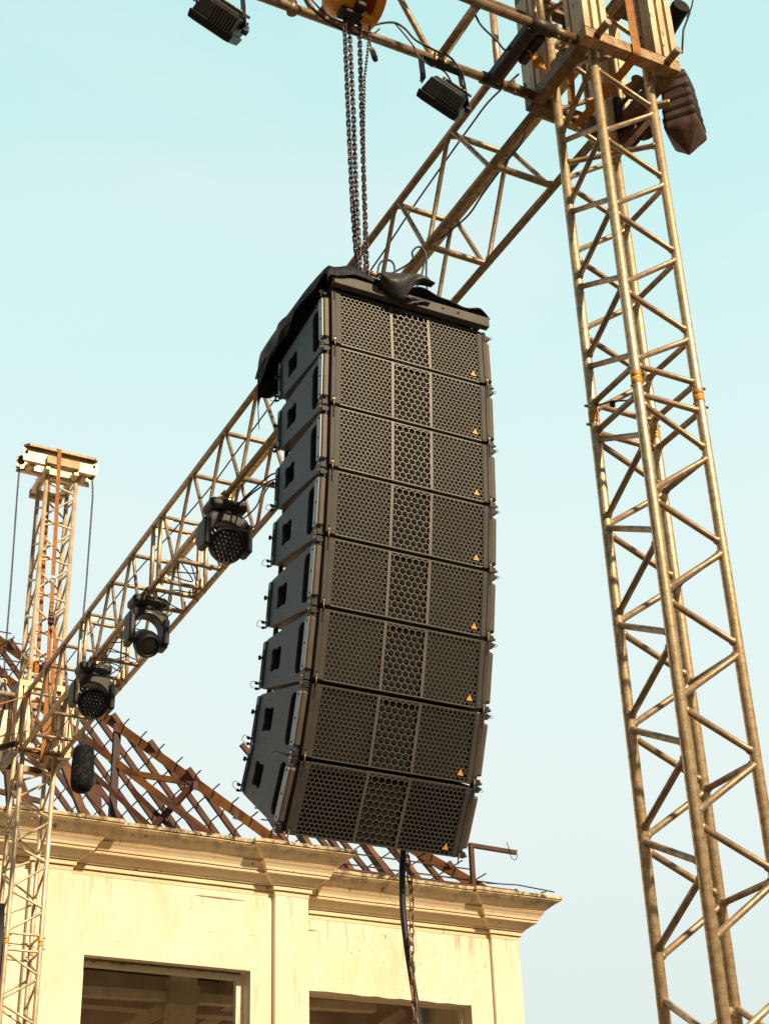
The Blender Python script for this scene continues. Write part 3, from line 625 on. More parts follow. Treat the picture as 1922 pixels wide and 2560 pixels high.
def make_speaker():
    t = thing('line_array_speaker', 'x', 'speaker', AP[0], 'line array speakers hanging in one column', arot(ATH[0]))
    L = t.matrix_basis; ex = V((1, 0, 0)); 
    class LB(MB):
        def build(s, *a, **k): s.v = [L @ x for x in s.v]; return MB.build(s, *a, **k)
    # tapered cabinet with carved grip slots
    body = [(.014, -.008), (.055, -.008), (.47, -.040), (.492, -.045), (.497, -.054), (.497, -.230), (.492, -.239), (.47, -.244), (.055, -.276), (.014, -.276)]
    c = LB(); c.prism(body, (0, 0, 0), (0, 1, 0), (0, 0, 1), ex, -.021, AW+.021); cab = c.build('cabinet', 'cab', t)
    cut = LB()
    hole = [(.322, -.098), (.335, -.095), (.365, -.101), (.392, -.094), (.408, -.098), (.411, -.11), (.404, -.135), (.403, -.155), (.409, -.178), (.404, -.187), (.39, -.186), (.362, -.181), (.335, -.187), (.322, -.182), (.317, -.165), (.320, -.14), (.317, -.115)]
    for x0, x1 in ((-.03, .045), (AW-.045, AW+.03)):
        cut.prism(rrect(.088, .150, -.238, -.042, .028), (0, 0, 0), (0, 1, 0), (0, 0, 1), ex, x0, x1)
        cut.prism(hole, (0, 0, 0), (0, 1, 0), (0, 0, 1), ex, x0, x1)
    co = cut.build('cutter', 'cab', t)
    bo = cab.modifiers.new('b', 'BOOLEAN'); bo.object = co; bo.operation = 'DIFFERENCE'; bo.solver = 'EXACT'
    bpy.context.view_layer.update(); dg_ = bpy.context.evaluated_depsgraph_get()
    me = bpy.data.meshes.new_from_object(cab.evaluated_get(dg_)); cab.modifiers.clear(); cab.data = me; bpy.data.objects.remove(co)
    bv = cab.modifiers.new('bevel', 'BEVEL'); bv.width = .0035; bv.segments = 2; bv.limit_method = 'ANGLE'; bv.angle_limit = radians(35)
    # grille: fine | coarse | fine hexagons
    g1, g2, g3, g4 = .032, .260, .444, .672; zt, zb_ = -.0075, -.2765
    for a, b, p_, w_ in ((g1, g2, .0190, .0025), (g2+.010, g3-.010, .0270, .0034), (g3, g4, .0190, .0025)):
        m = LB(); hexplate(m, a, b, zb_+.004, zt-.004, p_, w_, -.006, .0030); m.build('grille', 'grille', t, fix=False)
    m = LB()
    m.box(((g2+.005), -.0045, (zt+zb_)/2), (.010, .004, zt-zb_)).box((g3-.005, -.0045, (zt+zb_)/2), (.010, .004, zt-zb_))
    for a, b in ((g1, g4),): m.box(((a+b)/2, -.003, zt-.002), (b-a, .006, .0036)).box(((a+b)/2, -.003, zb_+.002), (b-a, .006, .0036))
    m.build('grille_divider', 'grille', t)
    LB().box((AW/2, .0095, (zt+zb_)/2), (g4-g1, .003, zt-zb_-.004)).build('grille_foam', 'foam', t)
    for sx in (0, 1):
        fx = (lambda x: x) if sx == 0 else (lambda x: AW-x)
        s_ = LB(); s_.box((fx(.0205), -.0035, -.142), (.021, .013, .268)); fst = s_.build('flange_strip', 'strip', t, .0012)
        s_ = LB(); s_.box((fx(.000), -.003, -.142), (.0185, .020, .262)); lst = s_.build('link_strip', 'strip', t, .0015)
        for z in (-.028, -.256): LB().cyl((fx(.021), -.0112, z), (fx(.021), -.0095, z), .0045, 10).build('screw', 'topbar', fst)
        LB().box((fx(.0015), -.0128, -.036), (.0060, .0018, .055)).build('link_slot', 'hole', lst); LB().box((fx(.0015), -.0128, -.263), (.0060, .0018, .034)).build('link_slot', 'hole', lst)
        m = LB(); m.tube([(fx(.0015), -.015, -.262), (fx(.0015), -.017, -.300)], .0026, 8).cyl((fx(.0015), -.010, -.262), (fx(.0015), -.018, -.262), .0045, 10); m.build('link_bar', 'pin', lst)
        # side bumper bar with its face plate, painted pale for the sky it mirrors
        m = LB(); R_ = None
        m.cbox((fx(-.0225), .0275, -.142), (.031, .040, .206), .007); bbr = m.build('bumper_bar', 'bumper', t, .002)
        m = LB(); m.prism(rrect(.014, .050, -.243, -.041, .008), (0, 0, 0), (0, 1, 0), (0, 0, 1), ex, fx(-.0405) if sx == 0 else fx(-.0375), fx(-.0375) if sx == 0 else fx(-.0405)); m.build('bumper_plate', 'bplate', bbr)
        for z in (-.055, -.142, -.229): LB().cyl((fx(-.0395), .032, z), (fx(-.0415), .032, z), .0048, 10).build('bolt_hole', 'hole', bbr)
        for y_, z in ((.365, -.068), (.36, -.215), (.455, -.06), (.463, -.228), (.075, -.024), (.075, -.258)): LB().cyl((fx(-.020), y_, z), (fx(-.0215), y_, z), .004, 8).build('bolt_hole', 'hole', t)
        # dark notch, ball-lock pins and wire loops at the link corners
        for z in (-.014, -.268): m = LB(); m.box((fx(-.022), .026, z), (.030, .030, .024)).cyl((fx(-.043), .022, z), (fx(-.012), .022, z), .0065, 10); m.build('link_block', 'dark', t, .002)
        for z, s2_ in ((-.010, 1), (-.270, -1)):
            m = LB(); m.cyl((fx(-.040), .018, z), (fx(-.028), .018, z), .0040, 8); m.lathe((fx(-.040), .018, z), (-1 if sx == 0 else 1, 0, 0), [(0, 0), (.006, 0), (.0065, .005), (.004, .008), (0, .008)], 10); m.build('lock_pin', 'pin', t)
        for z, q in (((-.006, 1), (-.274, .7)) if sx == 0 else ((-.006, .6),)):
            m = LB(); m.tube(smooth_path([(fx(-.042), .012, z), (fx(-.050), .000, z-.012*q), (fx(-.046), .010, z-.022*q), (fx(-.036), .018, z-.016*q), (fx(-.040), .014, z-.003)], 5), .0011, 5); m.build('wire_loop', 'chrome', t)
        # rear rigging plate with lock pins
        m = LB(); m.prism(rrect(.478, .508, -.236, -.049, .008), (0, 0, 0), (0, 1, 0), (0, 0, 1), ex, fx(-.026) if sx == 0 else fx(-.012), fx(-.012) if sx == 0 else fx(-.026)); rpl = m.build('rear_plate', 'teal', t, .002)
        m = LB(); m.tube([(fx(-.028), .484, -.085), (fx(-.0285), .489, -.10), (fx(-.0285), .489, -.19), (fx(-.028), .484, -.205)], .002, 5); m.build('rear_slot', 'hole', rpl)
        for z in (-.112, -.216, -.238):
            m = LB(); rr_ = 1 if z > -.2 else .62; m.cyl((fx(-.02), .505, z), (fx(-.029), .512, z), .004, 8); m.lathe((fx(-.027), .511, z), (-1 if sx == 0 else 1, .5, 0), [(0, 0), (.008*rr_, 0), (.0105*rr_, .005), (.008*rr_, .011), (0, .012)], 12); m.build('rear_pin', 'dark', rpl)
        m = LB(); m.tube(smooth_path([(fx(-.034), .514, -.214), (fx(-.044), .532, -.206), (fx(-.050), .538, -.224), (fx(-.036), .516, -.238)], 5), .0013, 5); m.build('rear_wire', 'chrome', rpl)
        m = LB(); m.lathe((fx(-.032), .513, -.214), (-1 if sx == 0 else 1, .5, 0), [(0, 0), (.006, 0), (.006, .008), (0, .009)], 10); m.build('red_button', 'red', rpl)
        m = LB(); m.box((fx(.02), .503, -.145), (.018, .010, .30)); m.build('rear_link', 'topbar', t)
    # badge triangle
    cx, cz = .641, -.244
    LB().prism([(cx-.0160, cz-.010), (cx+.0160, cz-.010), (cx, cz+.0205)], (0, 0, 0), (1, 0, 0), (0, 0, 1), (0, -1, 0), .006, .0085).build('badge_rim', 'hole', t)
    LB().prism([(cx-.0133, cz-.0083), (cx+.0133, cz-.0083), (cx, cz+.0173)], (0, 0, 0), (1, 0, 0), (0, 0, 1), (0, -1, 0), .0085, .0100).build('badge', 'logo', t)
    return t
SPL = ['topmost speaker of the hanging column, under the black cover',
 'second speaker from the top of the hanging column',
 'third speaker from the top of the hanging column',
 'fourth speaker from the top of the hanging column, level with the upper moving head light',
 'fourth speaker from the bottom of the hanging column, just under the column middle',
 'third speaker from the bottom of the hanging column, last one with a brightly lit grille',
 'second speaker from the bottom, tilted down with a dim grille',
 'lowest speaker of the column, steeply tilted down and darkest']
sp0 = make_speaker(); KIDS = {}
for o in ALL():
    if o.parent: KIDS.setdefault(o.parent.name, []).append(o)
def copy_parts(src, dst, skip=()):
    for o in KIDS.get(src.name, []):
        if o.name.split('.')[0] in skip: continue
        c = o.copy(); COL.objects.link(c); c.parent = dst; copy_parts(o, c)
for i in range(8):
    if i == 0: r_ = sp0
    else:
        r_ = sp0.copy(); COL.objects.link(r_)
        copy_parts(sp0, r_, ('rear_link',) if i >= 6 else ())
    r_.matrix_basis = Matrix.Translation(AP[i]) @ arot(ATH[i]).to_4x4(); r_['label'] = SPL[i]
# flying frame on top
ff = thing('flying_frame', 'grey drilled steel bar and frame on top of the speaker column under the cover', 'rigging frame', AP[0])
MB().beam(V(AP[0])+V((-.012, -.030, .026)), V(AP[0])+aX*(AW+.012)+V((0, -.030, .026)), .032, .048).build('front_bar', 'topbar', ff, .002)
m = MB()
for u in (.19, .265, .49, .565): p = V(AP[0])+aX*u+V((0, -.0455, .028)); m.cyl(p, p+V((0, -.0012, 0)), .0062, 14)
m.build('bar_hole', 'hole', ff)
MB().box((2.335, 4.95, 5.785), (.03, .46, .05)).box((2.99, 4.95, 5.778), (.03, .46, .05)).box((2.66, 4.99, 5.80), (.08, .50, .06)).box((2.66, 5.16, 5.785), (.63, .04, .05)).build('frame', 'dark', ff, .003)
MB().box((2.64, 5.04, 5.90), (.05, .05, .16)).tube([V((2.64, 5.04, 6.0))+V((.028*cos(t), 0, .035*sin(t))) for t in [2*pi*k/14 for k in range(14)]], .008, 8, closed=True).build('hook', 'pin', ff)

# cloth cover
def ssn(t): t = min(max(t, 0), 1); return t*t*(3-2*t)
cv = MB(); ys = [4.652, 4.650, 4.655, 4.672, 4.70, 4.76, 4.82, 4.88, 4.94, 4.99, 5.04, 5.09, 5.14, 5.19, 5.24, 5.29, 5.34, 5.37, 5.385, 5.39, 5.388, 5.382, 5.38]; us = 60; rows_ = []
for iy, y in enumerate(ys):
    row = []
    hang = .05+.10*ssn((y-4.75)/.6)+(.06*ssn((y-5.3)/.15)); rear = max(0, iy-18)*.062
    for k in range(us+1):
        u = k/us
        zt_ = 5.858+.030*ssn((y-4.7)/.2)
        if u < .74:      # across the top, from right to left
            x = 3.035-(u/.74)*(3.035-2.285); z = zt_-.022*(1-u/.74)+.008*sin(x*19)+.006*sin(x*41+y*9)
            if u < .05: z -= (.05-u)*.9
            x_ = x
        else:
            v_ = (u-.74)/.26; x_ = 2.285-.026*sin(min(v_, .75)*2.1)*(1-.4*v_)-.008*sin(y*24+v_*2)*v_; z = zt_-.002-hang*v_-.004*v_+.008*sin(y*22)*v_
        if iy < 3:        # front lip hanging over the bar
            lip = (.055*ssn((2.62-x_)/.25)+.014) ; z -= lip*(3-iy)/3.
        yy = y+.006*sin(x_*23)+noise.noise(V((x_*6, y*6, z*6)))*.012
        if rear: z -= rear*(.35+.65*ssn((2.52-x_)/.2)); yy -= .012*rear*8*ssn((x_-2.2)/.3)
        z += noise.noise(V((x_*9, y*7, 3)))*.012
        row.append(V((x_, yy, z)))
    rows_.append(row)
vs = [p for r_ in rows_ for p in r_]; n_ = us+1
fs = [(i*n_+k, i*n_+k+1, (i+1)*n_+k+1, (i+1)*n_+k) for i in range(len(ys)-1) for k in range(us)]
cv.add(vs, fs, True); co = cv.build('speaker_cover', ['cloth', 'clothlin'], None, fix=False)
sol = co.modifiers.new('s', 'SOLIDIFY'); sol.thickness = .004; sol.offset = 0; sb = co.modifiers.new('ss', 'SUBSURF'); sb.levels = 1; sb.render_levels = 1
tag(co, 'crumpled black cloth cover draped over the top of the speaker column', 'cloth cover')
# grey lining turned out along the left rim
ln = MB(); vs = []; fs = []; n = 46
for i in range(n+1):
    t = i/n; y = 4.97+.41*t; h = .05+.10*ssn((y-4.75)/.6)+(.06*ssn((y-5.3)/.15)); wd = .062*sin(pi*min(1, t*1.0))**.6*(.9+.15*sin(t*13+1))
    for j in range(5):
        u = j/4; vs.append(V((2.262+.004*sin(t*15)-.010*u, y+.004*sin(j+t*30), 5.892-h*.88-.010*sin(t*14)+wd*(u-.15))))
for i in range(n):
    for j in range(4): fs.append((i*5+j, i*5+j+1, i*5+6+j, i*5+5+j))
ln.add(vs, fs, True); o = ln.build('cover_lining', 'clothlin', co, fix=False); so_ = o.modifiers.new('s', 'SOLIDIFY'); so_.thickness = .004
def blob(mb, pts, rs, flat=(1, .35, 1), seg=14):
    pts = smooth_path(pts, 4); n = len(pts); rr = []
    for i in range(n):
        t = i/(n-1)*(len(rs)-1); k = min(int(t), len(rs)-2); rr.append(rs[k]+(rs[k+1]-rs[k])*(t-k))
    o = len(mb.v); mb.tube(pts, 0, seg, rs=rr)
    for i in range(o, len(mb.v)):
        c = pts[min((i-o)//seg, n-1)]; d = mb.v[i]-c; mb.v[i] = c+V((d.x*flat[0], d.y*flat[1], d.z*flat[2]))+V((0, noise.noise(mb.v[i]*30)*.008, noise.noise(mb.v[i]*22+V((5, 0, 0)))*.010))
def sheet(mb, top, bot, y0, bulge, n=8, ny=24):
    rs_ = lambda P: [P[min(int(t), len(P)-2)].lerp(P[min(int(t), len(P)-2)+1], t-min(int(t), len(P)-2)) for t in [(len(P)-1)*k/30 for k in range(31)]]
    T_ = rs_(smooth_path([(x, 0, z) for x, z in top], 6)); B_ = rs_(smooth_path([(x, 0, z) for x, z in bot], 6)); m_ = len(T_); vs = []; fs = []
    for i in range(m_):
        for j in range(n+1):
            v_ = j/n; p = T_[i].lerp(B_[i], v_); u = i/(m_-1)
            y = y0-bulge*sin(pi*v_)**.7*(1-.5*u)-.007*sin(v_*11+u*7)*(1-u*.5)+noise.noise(V((p.x*20, v_*2.5, p.z*16)))*.008
            vs.append(V((p.x+noise.noise(V((v_*4, u*9, 2)))*.004, y, p.z+noise.noise(V((u*11, v_*3, 7)))*.005)))
    for i in range(m_-1):
        for j in range(n): fs.append((i*(n+1)+j, i*(n+1)+j+1, (i+1)*(n+1)+j+1, (i+1)*(n+1)+j))
    return mb.add(vs, fs, True)
fl = MB()
sheet(fl, [(2.48, 5.832), (2.52, 5.866), (2.575, 5.889), (2.64, 5.910), (2.71, 5.906), (2.757, 5.880)], [(2.49, 5.80), (2.53, 5.765), (2.575, 5.742), (2.615, 5.745), (2.634, 5.785), (2.655, 5.84), (2.70, 5.872), (2.75, 5.870)][::1], 4.650, .055)
sheet(fl, [(2.60, 5.80), (2.63, 5.79), (2.66, 5.785), (2.70, 5.790), (2.73, 5.780)], [(2.60, 5.745), (2.63, 5.742), (2.66, 5.750), (2.70, 5.765), (2.735, 5.772)], 4.655, .022)
fo = fl.build('cover_flap', 'flap', co, fix=False); so2 = fo.modifiers.new('s', 'SOLIDIFY'); so2.thickness = .005; fo['label'] = 'curled loose corner of the cover'

# ------------------------------------------------------------------ chain hoist on the side truss
ho = thing('chain_hoist', 'yellow and red chain hoist hanging from the side truss above the speakers', 'hoist', (2.6, 4.97, 7.9))
MB().lathe((2.455, 4.975, 7.87), (1, 0, 0), [(0, -.012), (.055, -.010), (.085, 0), (.112, .03), (.118, .075), (.113, .115), (.10, .13), (0, .13)], 30).build('gear_cover', 'yellow', ho)
MB().cbox((2.50, 4.905, 7.825), (.09, .07, .15), .012).build('cover_lug', 'yellow', ho, .01)
MB().cyl((2.535, 4.862, 7.775), (2.535, 4.876, 7.775), .009, 6).cyl((2.465, 4.868, 7.86), (2.465, 4.89, 7.86), .007, 6).build('cover_bolt', 'pin', ho)
MB().box((2.60, 4.975, 7.85), (.05, .16, .20)).build('frame', 'dark', ho, .01)
MB().lathe((2.628, 4.975, 7.885), (1, 0, 0), [(0, 0), (.118, 0), (.122, .006), (.105, .014), (.105, .024), (.122, .032), (.118, .038), (0, .038)], 34).build('hand_wheel', 'red', ho)
MB().lathe((2.672, 4.975, 7.885), (1, 0, 0), [(.10, 0), (.130, .002), (.134, .012), (.130, .046), (.105, .058), (.04, .062), (0, .062)], 34).build('wheel_cover', 'yellow', ho)
MB().box((2.64, 4.975, 7.765), (.12, .05, .05)).build('chain_guide', 'yellow', ho, .012)
MB().box((2.57, 4.975, 7.745), (.12, .07, .035)).build('chain_guide', 'dark', ho, .008)
MB().tube([(2.6, 4.975, 7.97), (2.6, 4.975, 8.10), (2.6, 4.975, 8.2)], .02, 10).build('hook', 'pin', ho)
def chain(label, pts, pitch, w, wire, m='chain', group='hoist chains above the speakers', tw=0., cat='chain', seg=6):
    o = chain_mb(MB(), pts, pitch, w, wire, seg=seg, tw=tw).build('chain', m, None, fix=False); tag(o, label, cat, group); return o
chain('heavy brown hoist chain, leftmost of the falls under the yellow hoist', [(2.549, 5.0, 7.74), (2.572, 5.03, 7.1), (2.590, 5.05, 6.6), (2.612, 5.05, 6.05), (2.62, 5.04, 5.98)], .0285, .0262, .0080)
chain('heavy brown hoist chain, second fall from the left under the yellow hoist', [(2.592, 5.03, 7.74), (2.610, 5.05, 7.2), (2.618, 5.06, 6.7), (2.628, 5.06, 6.05), (2.63, 5.05, 5.98)], .0285, .0262, .0080, tw=.7)
chain('heavy brown hoist chain, rightmost of the thick falls under the yellow hoist', [(2.643, 5.02, 7.78), (2.650, 5.04, 7.2), (2.655, 5.05, 6.6), (2.655, 5.05, 6.02), (2.65, 5.04, 5.98)], .0285, .0262, .0080, tw=.3)
chain('thin slack hand chain crossing in front of the thick hoist chains', [(2.700, 5.0, 7.93), (2.693, 5.0, 7.78), (2.668, 4.99, 7.55), (2.640, 4.98, 7.35), (2.625, 4.97, 7.1), (2.612, 4.97, 6.7), (2.605, 4.97, 6.3), (2.602, 4.98, 5.95)], .0240, .0155, .0045, tw=.2)

# chain and pole under the array
o = MB().tube(smooth_path([(2.845, 5.16, 3.74), (2.847, 5.27, 3.62), (2.849, 5.3, 3.426), (2.858, 5.3, 3.274), (2.877, 5.3, 3.127), (2.899, 5.3, 2.969), (2.934, 5.3, 2.774), (3.05, 5.3, 2.2), (3.2, 5.3, .05)], 5), .0125, 14).build('tie_hose', 'cable', None)
tag(o, 'thick black hose hanging down from the bottom of the speaker column', 'hose')
chain('rusty long-link chain hanging beside the black hose below the speakers', [(2.868, 5.29, 3.70), (2.870, 5.29, 3.60), (2.879, 5.28, 3.445), (2.862, 5.27, 3.2), (2.868, 5.27, 2.967), (2.875, 5.27, 2.5), (2.88, 5.27, 1.2)], .0345, .0255, .0065, 'chain_rust', 'chain under the speakers')

# ------------------------------------------------------------------ flood lights under the side truss
def flood(label, off):
    P = V((3.159, 5.10, 7.555))+V(off); t = thing('flood_light', label, 'flood light', P, 'flood lights on the side truss')
    n = V((-.22, .80, -.56)).normalized(); e1 = V((.863, -.145, -.475)); e1 = (e1-n*e1.dot(n)).normalized(); e2 = n.cross(e1).normalized()
    R = Matrix(((e1.x, e2.x, n.x), (e1.y, e2.y, n.y), (e1.z, e2.z, n.z)))
    def pt(a, b, c): return P+(e1*a+e2*b+n*c)*1.1
    def pyr(mb, h0, w0, d0, h1, w1, d1):
        vs = [pt(sx*w0, sy*d0, h0) for sx, sy in ((-1, -1), (1, -1), (1, 1), (-1, 1))]+[pt(sx*w1, sy*d1, h1) for sx, sy in ((-1, -1), (1, -1), (1, 1), (-1, 1))]
        mb.add(vs, [(3, 2, 1, 0), (4, 5, 6, 7), (0, 1, 5, 4), (1, 2, 6, 5), (2, 3, 7, 6), (3, 0, 4, 7)]); return mb
    pyr(MB(), .028, .112, .098, .066, .105, .092).build('bezel', 'mhring', t, .006)
    hs_ = pyr(MB(), -.048, .092, .080, .0275, .104, .090).build('housing', 'mh', t, .006)
    pyr(MB(), -.062, .075, .068, -.0485, .085, .075).build('back_plate', 'mh', t, .003)
    f = MB()
    for k in range(9):
        a = -.018+.0142*k
        for sy in (-1, 1): f.box(pt(a, sy*.094, -.012), (.0058, .030, .074), R)
        f.box(pt(a, 0, -.0675), (.0058, .15, .014), R)
    f.build('cooling_fin', 'topbar', hs_)  # fins in a lighter grey than the housing, painting their sunlit glints
    f = MB()
    for a, b in ((-.03, .03), (.0, .045), (.02, .01), (.045, .035), (.06, -.02), (-.05, -.02)): f.cyl(pt(a, b, -.062), pt(a, b, -.078), .007, 8)
    f.build('terminal', 'brass', t)
    f = MB()
    f.box(pt(-.064, -.0905, -.008), (.05, .006, .06), R); f.build('side_cover', 'strip', t, .003)
    MB().box(pt(0, 0, .0665), (.19, .165, .003), R).build('glass', 'lens', t)
    # U bracket up to the chord
    zc = P.z+.262; y = P.y+.03
    A = V((P.x-.108, y, zc)); B = V((P.x+.125, y, zc-.010)); la, lb = pt(-.122, 0, -.01), pt(.122, 0, -.01)
    m = MB(); m.beam(A, B, .045, .006, (0, 0, 1)); m.beam(A+V((0, 0, .003)), la, .006, .045, (0, 1, 0)).beam(B+V((0, 0, .003)), lb, .006, .045, (0, 1, 0)); m.build('bracket', 'mh', t, .001)
    for a, s_ in ((la, -1), (lb, 1)): m = MB(); m.cyl(a-e1*.012, a+e1*s_*.016, .017, 14).beam(a+e1*s_*.014, a+e1*s_*.014+V((.0, -.01, .035)), .01, .014); m.build('knob', 'dark', t, .002)
    m = MB(); m.box((P.x, y, zc+.012), (.06, .05, .02)); m.tube([V((P.x, 5.184+.034*sin(a), 7.90+(P.z-7.555)+.034*cos(a))) for a in [radians(20*k) for k in range(-8, 9)]], .008, 8)
    m.cyl((P.x, 5.184, 7.93), (P.x, 5.184, 7.975), .006, 8).box((P.x, 5.184, 7.965), (.03, .014, .01)); m.build('clamp', 'brass', t)
    return t
flood('black finned flood light clamped under the side truss near the sleeve', (0, 0, 0))
flood('black finned flood light at the top left edge of the sky', (-1.224, 0, -.004))

# ------------------------------------------------------------------ moving heads under the main truss
def moving_head(label, y, kind, dx=0.0):
    O = V((XA+dx, y, 7.875)); t = thing('moving_head_light', label, 'stage light', O, 'moving head lights under the long truss')
    def P_(a, b, c): return O+V((a, b, c))
    # clamps and base
    m = MB()
    for a in (-.055, .055):
        m.tube([V((XA, y+a*.6, ZB))+V((.031*sin(q), 0, .031*cos(q))) for q in [radians(22*k) for k in range(-7, 8)]], .008, 8); m.box(P_(0, a*.6, -.028), (.05, .03, .03)); m.cyl(P_(-.05, a*.6, .02), P_(-.03, a*.6, .02), .01, 8)
    m.build('clamp', 'brass', t)
    m = MB(); m.cbox(P_(0, 0, -.088), (.30, .20, .085), .02); m.box(P_(0, 0, -.125), (.25, .16, .02)); m.build('base', 'mh', t, .008)
    m = MB(); m.box(P_(.02, -.104, -.085), (.12, .006, .04)); m.build('display', 'lens', t, .002)
    m = MB(); m.tube(smooth_path([P_(.01, -.11, -.055), P_(.03, -.13, -.10), P_(.08, -.125, -.105), P_(.11, -.11, -.06)], 6), .0035, 6); m.tube(smooth_path([P_(-.02, -.06, .02), P_(.0, -.09, .01), P_(.02, -.11, -.03)], 5), .003, 6); m.build('safety_wire', 'chrome', t)
    m = MB(); m.cyl(P_(0, 0, -.13), P_(0, 0, -.165), .075, 24); m.build('pan_bearing', 'dark', t)
    zt = -.16; hw = .172 if kind == 'wash' else .154; zb = -.475 if kind == 'wash' else -.485
    # yoke: arch cut from a plate
    arch = []
    if kind == 'wash': outer = [(-hw-.02, zb+.06), (-hw-.02, zt-.10), (-hw+.03, zt), (hw-.03, zt), (hw+.02, zt-.09), (hw+.02, zb+.08)]; ir = .130; cz_ = -.36
    else: outer = [(-hw-.018, zb), (-hw-.018, zt-.05), (-hw+.02, zt), (hw-.02, zt), (hw+.018, zt-.05), (hw+.018, zb)]; ir = .118; cz_ = -.325
    inner = [(ir, outer[-1][1])]+[(ir*cos(radians(a)), cz_+ir*sin(radians(a))) for a in range(0, 181, 12)]+[(-ir, outer[0][1])]
    # split the arch into quads: outer sampled at the same angles
    def osamp(a):
        d = V((cos(radians(a)), sin(radians(a)))); best = None
        pts = [(outer[-1][0], cz_)]+[(p[0], p[1]) for p in reversed(outer[1:-1])]+[(outer[0][0], cz_)]
        for i in range(len(pts)-1):
            ax_, az_ = pts[i]; bx_, bz_ = pts[i+1]; ex_, ez_ = bx_-ax_, bz_-az_; det = d[0]*(-ez_)+ex_*d[1]
            if abs(det) < 1e-9: continue
            tt = (ax_*(-ez_)+ex_*(az_-cz_))/det; ss = (d[0]*(az_-cz_)-d[1]*ax_)/det
            if tt > 0 and -1e-6 <= ss <= 1+1e-6: best = (tt*d[0], cz_+tt*d[1]) if best is None else best
        return best
    A = list(range(0, 181, 12)); I = [(ir*cos(radians(a)), cz_+ir*sin(radians(a))) for a in A]; Oo = [osamp(a) or I[k] for k, a in enumerate(A)]
    I = [(ir, outer[-1][1])]+I+[(-ir, outer[0][1])]; Oo = [(outer[-1][0], outer[-1][1])]+Oo+[(outer[0][0], outer[0][1])]
    n = len(I); vs = []; dp = .065
    for yy in (-dp, dp): vs += [P_(a, yy, c) for a, c in I]+[P_(a, yy, c) for a, c in Oo]
    fs = []
    for k in range(n-1): fs += [(k, k+1, n+k+1, n+k), (2*n+k, 2*n+k+1, 3*n+k+1, 3*n+k), (k, k+1, 2*n+k+1, 2*n+k), (n+k, n+k+1, 3*n+k+1, 3*n+k)]
    fs += [(0, n, 3*n, 2*n), (n-1, 2*n-1, 4*n-1, 3*n-1)]
    MB().add(vs, fs).build('yoke', 'mh', t, .010)
    for sx in (-1, 1): MB().cbox(P_(sx*(hw-.008), -.02, (zb+zt)/2-.03), (.055, .15, .24), .014).build('arm_cover', 'mh', t, .004)
    m = MB(); xw = -hw-.0205
    nd = V((0.0, -.86, -.51)).normalized() if kind == 'wash' else V((.06, -.72, -.69)).normalized()
    hc = P_(0, .0, -.40) if kind == 'wash' else P_(.0, .0, -.440)
    if kind == 'wash':
        prof = [(0, -.115), (.06, -.112), (.095, -.09), (.112, -.05), (.125, 0), (.134, .05), (.135, .078), (.127, .080), (.126, .070), (0, .070)]
        hd_ = MB().lathe(hc, nd, prof, 40).build('head', 'mhring', t)
        m2 = MB(); a_, b_, _ = frame_of(nd); cnt = 0
        for r_ in range(-3, 4):
            for c_ in range(-3, 4):
                u = (c_+.5*(r_ % 2))*.0345; v_ = r_*.030
                if math.hypot(u, v_) > .109: continue
                c = hc+nd*.0705+a_*u+b_*v_; m2.lathe(c, nd, [(.0145, 0), (.0140, .004), (.011, .0085), (.006, .0115), (0, .0125)], 12)
        m2.build('lens_cluster', 'lens', hd_)
        m2 = MB()
        for k in range(26):
            an = 2*pi*k/26; 
            if not (15 < math.degrees(an) < 165): continue
            m2.box(hc+nd*-.02+(a_*cos(an)+b_*sin(an))*.128, (.02, .012, .06), Matrix.Rotation(an, 3, nd))
        m2.build('cooling_rib', 'dark', hd_)
    else:
        hd_ = MB().lathe(hc, nd, [(0, -.12), (.06, -.118), (.085, -.095), (.092, -.03), (.108, .0), (.112, .05), (.104, .085), (.088, .105), (.080, .106), (.078, .09), (0, .088)], 40).build('head', 'mhring', t)
        MB().lathe(hc, nd, [(.077, .086), (.06, .094), (.03, .099), (0, .101)], 32).build('front_lens', 'lens', hd_)
        a_, b_, _ = frame_of(nd); m2 = MB()
        for an in (.5, 1.5, 2.6, 3.8, 5.3): c = hc+nd*.094+(a_*cos(an)+b_*sin(an))*.096; m2.cyl(c, c+nd*.003, .004, 8)
        m2.build('screw', 'hole', hd_)
    # small printed badges (pale marks on the arm cover and yoke)
    if kind == 'wash' and dx == 0:
        m = MB(); m.prism([(-.010, -.028), (.010, -.028), (.013, -.015), (.013, .015), (.010, .028), (-.010, .028), (-.013, .015), (-.013, -.015)], P_(-hw-.0195, -.02, -.345), (0, 1, 0), (0, 0, 1), (-1, 0, 0), .0, .0015); m.build('badge', 'dark', t)
        m = MB()
        for k in range(6): m.box(P_(-hw-.0218, -.022, -.325-.0075*k), (.001, .012, .0045 if k % 2 else .0030))
        m.build('badge_text', 'white', t)
    elif kind == 'wash':
        m = MB(); m.box(P_(-hw+.02, -.099, -.33), (.007, .003, .09)).box(P_(-hw+.030, -.099, -.345), (.004, .003, .05)); m.build('badge_text', 'logo', t)
    else:
        m = MB(); m.box(P_(.0, -.0665, -.195), (.050, .0016, .005)).box(P_(.0, -.0665, -.187), (.006, .0016, .006)); m.build('badge_text', 'logo', t)
    return t
moving_head('round moving head light nearest the speakers, highest of the three in the picture', 9.73, 'wash')
moving_head('open-yoke spot light with one dark lens, middle of the three under the truss', 11.43, 'beam')
moving_head('round many-lens moving head light nearest the left tower', 12.85, 'wash', .0001)

